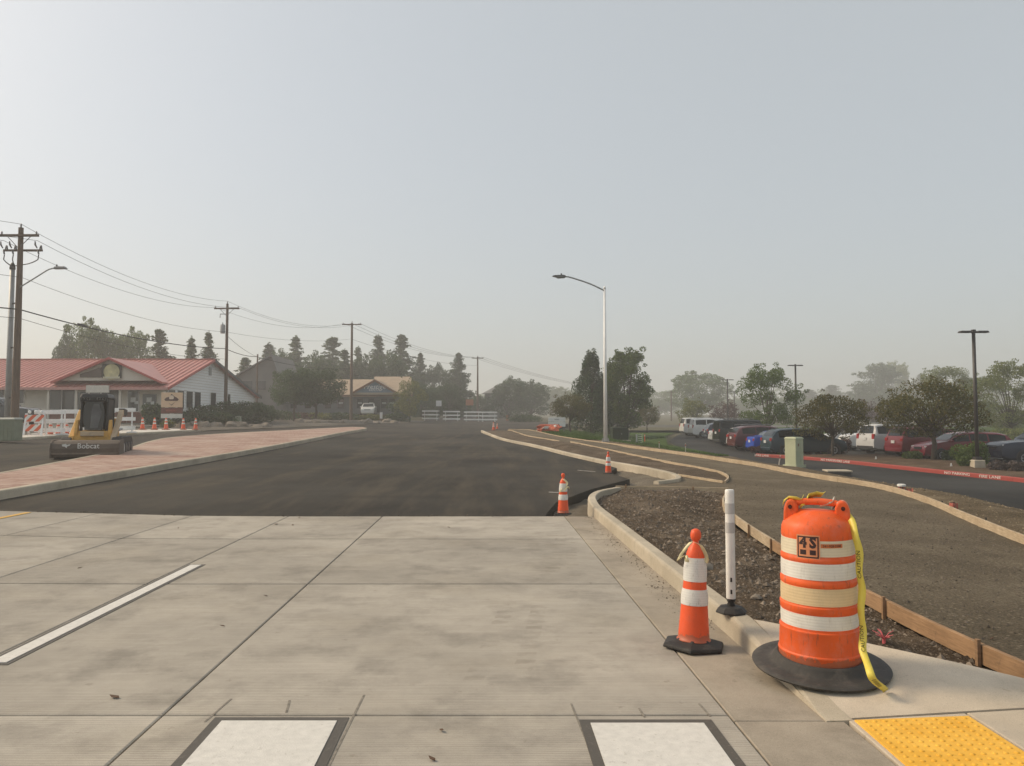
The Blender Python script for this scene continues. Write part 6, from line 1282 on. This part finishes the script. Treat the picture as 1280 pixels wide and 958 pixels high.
for a in (
 ('drk', 78, 108, 425, 26, 'dark bushy tree at the left end behind the red roof'), ('rnd1', 108, 110, 411, 52, 'broad green tree behind the red roof, tallest left clump'), ('rnd2', 138, 112, 413, 46, 'broad green tree behind the front gable of the store'), ('rnd1', 166, 114, 420, 38, 'broad green tree behind the red roof, right clump'),
 ('con2', 197, 105, 410, 34, 'thin conifer behind the red roof, right of the broad trees'), ('con1', 238, 108, 421, 26, 'left conifer of the pair behind the red roof ridge end'), ('con4', 259, 108, 414, 30, 'right conifer of the pair behind the red roof ridge end'),
 ('con1', 335, 145, 429, 36, 'conifer behind the short bare pole'), ('con4', 369, 147, 420, 42, 'bushy conifer above the round green trees'), ('con2', 415, 152, 420, 40, 'conifer just left of the tan roof pole'), ('con4', 447, 160, 433, 28, 'slim conifer just right of the tan roof pole'), ('con4', 472, 157, 418, 38, 'pointed conifer above the blue grey gable'), ('con2', 501, 157, 417, 36, 'sparse conifer at the right end of the tan roof'), ('con3', 525, 162, 440, 36, 'dark rounded conifer right of the tan roof'), ('drk', 549, 165, 461, 34, 'dark low tree between the tan roof and the pointed conifer'), ('con3', 573, 160, 440, 46, 'broad dark conifer with a spire top beside the distant pole'),
 ('drk', 352, 124, 446, 44, 'dark tree filling the gap behind the short bare pole'), ('drk', 392, 128, 448, 46, 'dark tree filling the gap left of the tan roof'), ('con4', 430, 134, 436, 34, 'distant conifer just left of the tan roof pole, behind'), ('drk', 456, 136, 452, 40, 'dark tree behind the left part of the tan roof'), ('drk', 487, 136, 448, 44, 'dark tree behind the right part of the tan roof'), ('con2', 305, 122, 446, 30, 'conifer top showing over the grey house'),
 ('rnd3', 368, 84, 463, 50, 'left round green street tree before the tan building'), ('rnd3', 394, 84, 462, 54, 'right round green street tree before the tan building'), ('oli', 512, 98, 478, 38, 'olive leaved tree at the right end of the tan building'), ('drk', 530, 121, 484, 42, 'dark bushy tree behind the far barricades'), ('drk', 560, 124, 484, 40, 'dark tree behind the small white sign and barricades'), ('drk', 600, 150, 497, 26, 'small dark tree at the foot of the distant pole'),
 ('drk', 637, 160, 476, 40, 'dark round tree right of the distant pole'), ('drk', 664, 165, 480, 38, 'second dark round tree right of the distant pole'), ('rnd1', 690, 330, 487, 44, 'hazy tree in the far gap, left'), ('rnd2', 722, 350, 486, 50, 'hazy tree in the far gap, right'), ('rnd2', 652, 360, 489, 60, 'hazy tree far behind the dark round trees'),
 ('plm1', 739, 74, 436, 42, 'dark upright juniper left of the white street lamp'), ('plm2', 784, 76, 440, 52, 'tall bushy tree right of the white street lamp'), ('plm1', 762, 80, 455, 34, 'juniper directly behind the white street lamp'), ('crab', 713, 67, 494, 50, 'small spreading tree over the banner sign'), ('crab2', 809, 92, 509, 32, 'small spreading tree right of the bushy lawn tree'),
 ('rnd2', 823, 320, 487, 38, 'hazy round tree beyond the lawn'), ('rnd1', 873, 220, 470, 62, 'big rounded hazy tree behind the white wagons'), ('oli', 866, 100, 502, 40, 'light olive tree behind the white wagons'), ('mar', 905, 110, 506, 40, 'dull purple tree between the rounded tree and the twin lamp'), ('opn', 960, 64, 464, 78, 'leafy spreading tree behind the black boxy car'),
 ('crab2', 1040, 43.8, 499, 84, 'small crabapple before the white car'), ('crab', 1164, 40.0, 478, 122, 'large crabapple in the mulch bed by the red kerb'),
 ('con1', 1012, 380, 487, 40, 'faint conifer in the haze above the navy crossover'), ('con2', 1040, 390, 481, 36, 'faint conifer in the haze above the small crabapple'), ('con4', 1062, 370, 489, 30, 'faint conifer left of the big hazy pine'), ('pine', 1096, 290, 458, 62, 'big hazy pine above the silver wagon'), ('pal', 1118, 320, 455, 40, 'pale hazy tree behind the big pine'), ('con3', 1132, 380, 459, 26, 'faint column shaped tree right of the big pine'), ('con1', 1152, 390, 467, 30, 'faint conifer behind the large crabapple'), ('mar', 1096, 120, 505, 60, 'dull purple tree above the silver wagon'),
 ('pal', 1182, 120, 461, 66, 'sparse pale tree rising behind the large crabapple'), ('pal', 1262, 72, 455, 84, 'feathery pale tree at the right edge'), ('opn', 1225, 140, 475, 70, 'leafy tree behind the near parking lamp'), ('rnd2', 985, 340, 496, 60, 'hazy low tree behind the spreading leafy tree'), ('rnd1', 925, 350, 500, 60, 'hazy low tree behind the twin lamps'), ('oli', 1258, 90, 515, 70, 'low olive tree under the feathery tree at the right edge'),
): tree(*a)
rot_fix = [o for o in COL.objects if o.get('label', '').startswith('large crabapple')]
# a far-off wood that reads as one mass
rnd = random.Random(5); bl = []
for k in range(150):
    x = -380 + k * 6 + rnd.uniform(-3, 3); y = 430 + rnd.uniform(-25, 25); s = rnd.uniform(5, 9); bl.append((x, y, G(x, y) + s * .6, s, s, s * rnd.uniform(.8, 1.25)))
tag(MB().add(*leafcloud(bl, 36000, 1.9, rnd, .4, .5)).build('far_wood', L_GREEN, kind='stuff'), 'hazy continuous wood along the horizon', 'wood')
# rough planting on the bank below the tan building and dark undergrowth
for i, (px, Y, w_, h_, m, lb) in enumerate(((350, 88, 2.6, 1.4, L_JUN, 'dark bush left of the round street trees'), (372, 96, 3, 1.0, L_MAR, 'dull reddish bush under the left round street tree'), (402, 97, 2.4, 1.1, L_OLIVE, 'olive bush under the right round street tree'), (428, 97, 2.5, 1.2, L_JUN, 'dark bush just left of the tan roof pole'), (458, 98, 2.2, .9, L_OLIVE, 'low olive bush below the parked white car'), (494, 97, 2.0, 1.2, L_JUN, 'dark bush right of the driveway marker'), (505, 100, 2.2, 1.7, L_JUN, 'dark bush at the right end of the bank'), (655, 110, 3, 1.2, L_JUN, 'dark bush beyond the far side road'), (905, 92, 5, 1.0, L_OLIVE, 'low tan hedge behind the dark blue car'), (1265, 66, 3, 1.3, L_PALE, 'pale bush behind the navy pickup'))):
    x = XA(px, Y); z = (2.3 * ss(97.5, 103, Y) + G(x, Y)) if px < 530 and Y > 97 else T(x, Y); shrub('bush', (x, Y, z - .1), w_, w_ * .6, h_, lb, m, 1800, .22, 200 + i)
# short grass on the lawn
rnd = random.Random(9); V = []; Fc = []
for k in range(16000):
    y = 45 + 30 * rnd.random() ** 1.6; x = interp([(45, 4.0), (50, 3.1), (65, 1.8), (75, 6.5)], y) + .15 + rnd.random() ** 1.3 * 8.5
    if y < 47 and 4.9 < x < 7.5: continue
    z = T(x, y) + .05; a = rnd.random() * 3.14; w_ = .05; h_ = rnd.uniform(.06, .13); dx, dy = w_ * math.cos(a), w_ * math.sin(a); o = len(V); V += [(x - dx, y - dy, z), (x + dx, y + dy, z), (x + rnd.uniform(-.04, .04), y, z + h_)]; Fc.append((o, o + 1, o + 2))
tag(MB().add(V, Fc).build('grass', m_leaf('grass_blade', (.04, .075, .015), (.065, .115, .025), (.10, .15, .04)), kind='stuff'), 'short green grass on the lawn beside the street lamp', 'grass')
# ================================================================ smoke haze
hb = MB().box((0, 880, 13), (3300, 1900, 35)).build('haze', None, kind='stuff')
t = bpy.data.materials.new('haze'); t.use_nodes = True; nt = t.node_tree; nt.nodes.remove(nt.nodes['Principled BSDF'])
pv = nt.nodes.new('ShaderNodeVolumePrincipled'); pv.inputs['Color'].default_value = (.96, .965, .965, 1); pv.inputs['Density'].default_value = .0018; pv.inputs['Anisotropy'].default_value = .25
nt.links.new(pv.outputs[0], nt.nodes['Material Output'].inputs['Volume']); hb.data.materials.clear(); hb.data.materials.append(t)
tag(hb, 'even pale smoke haze hanging over the whole scene', 'haze')
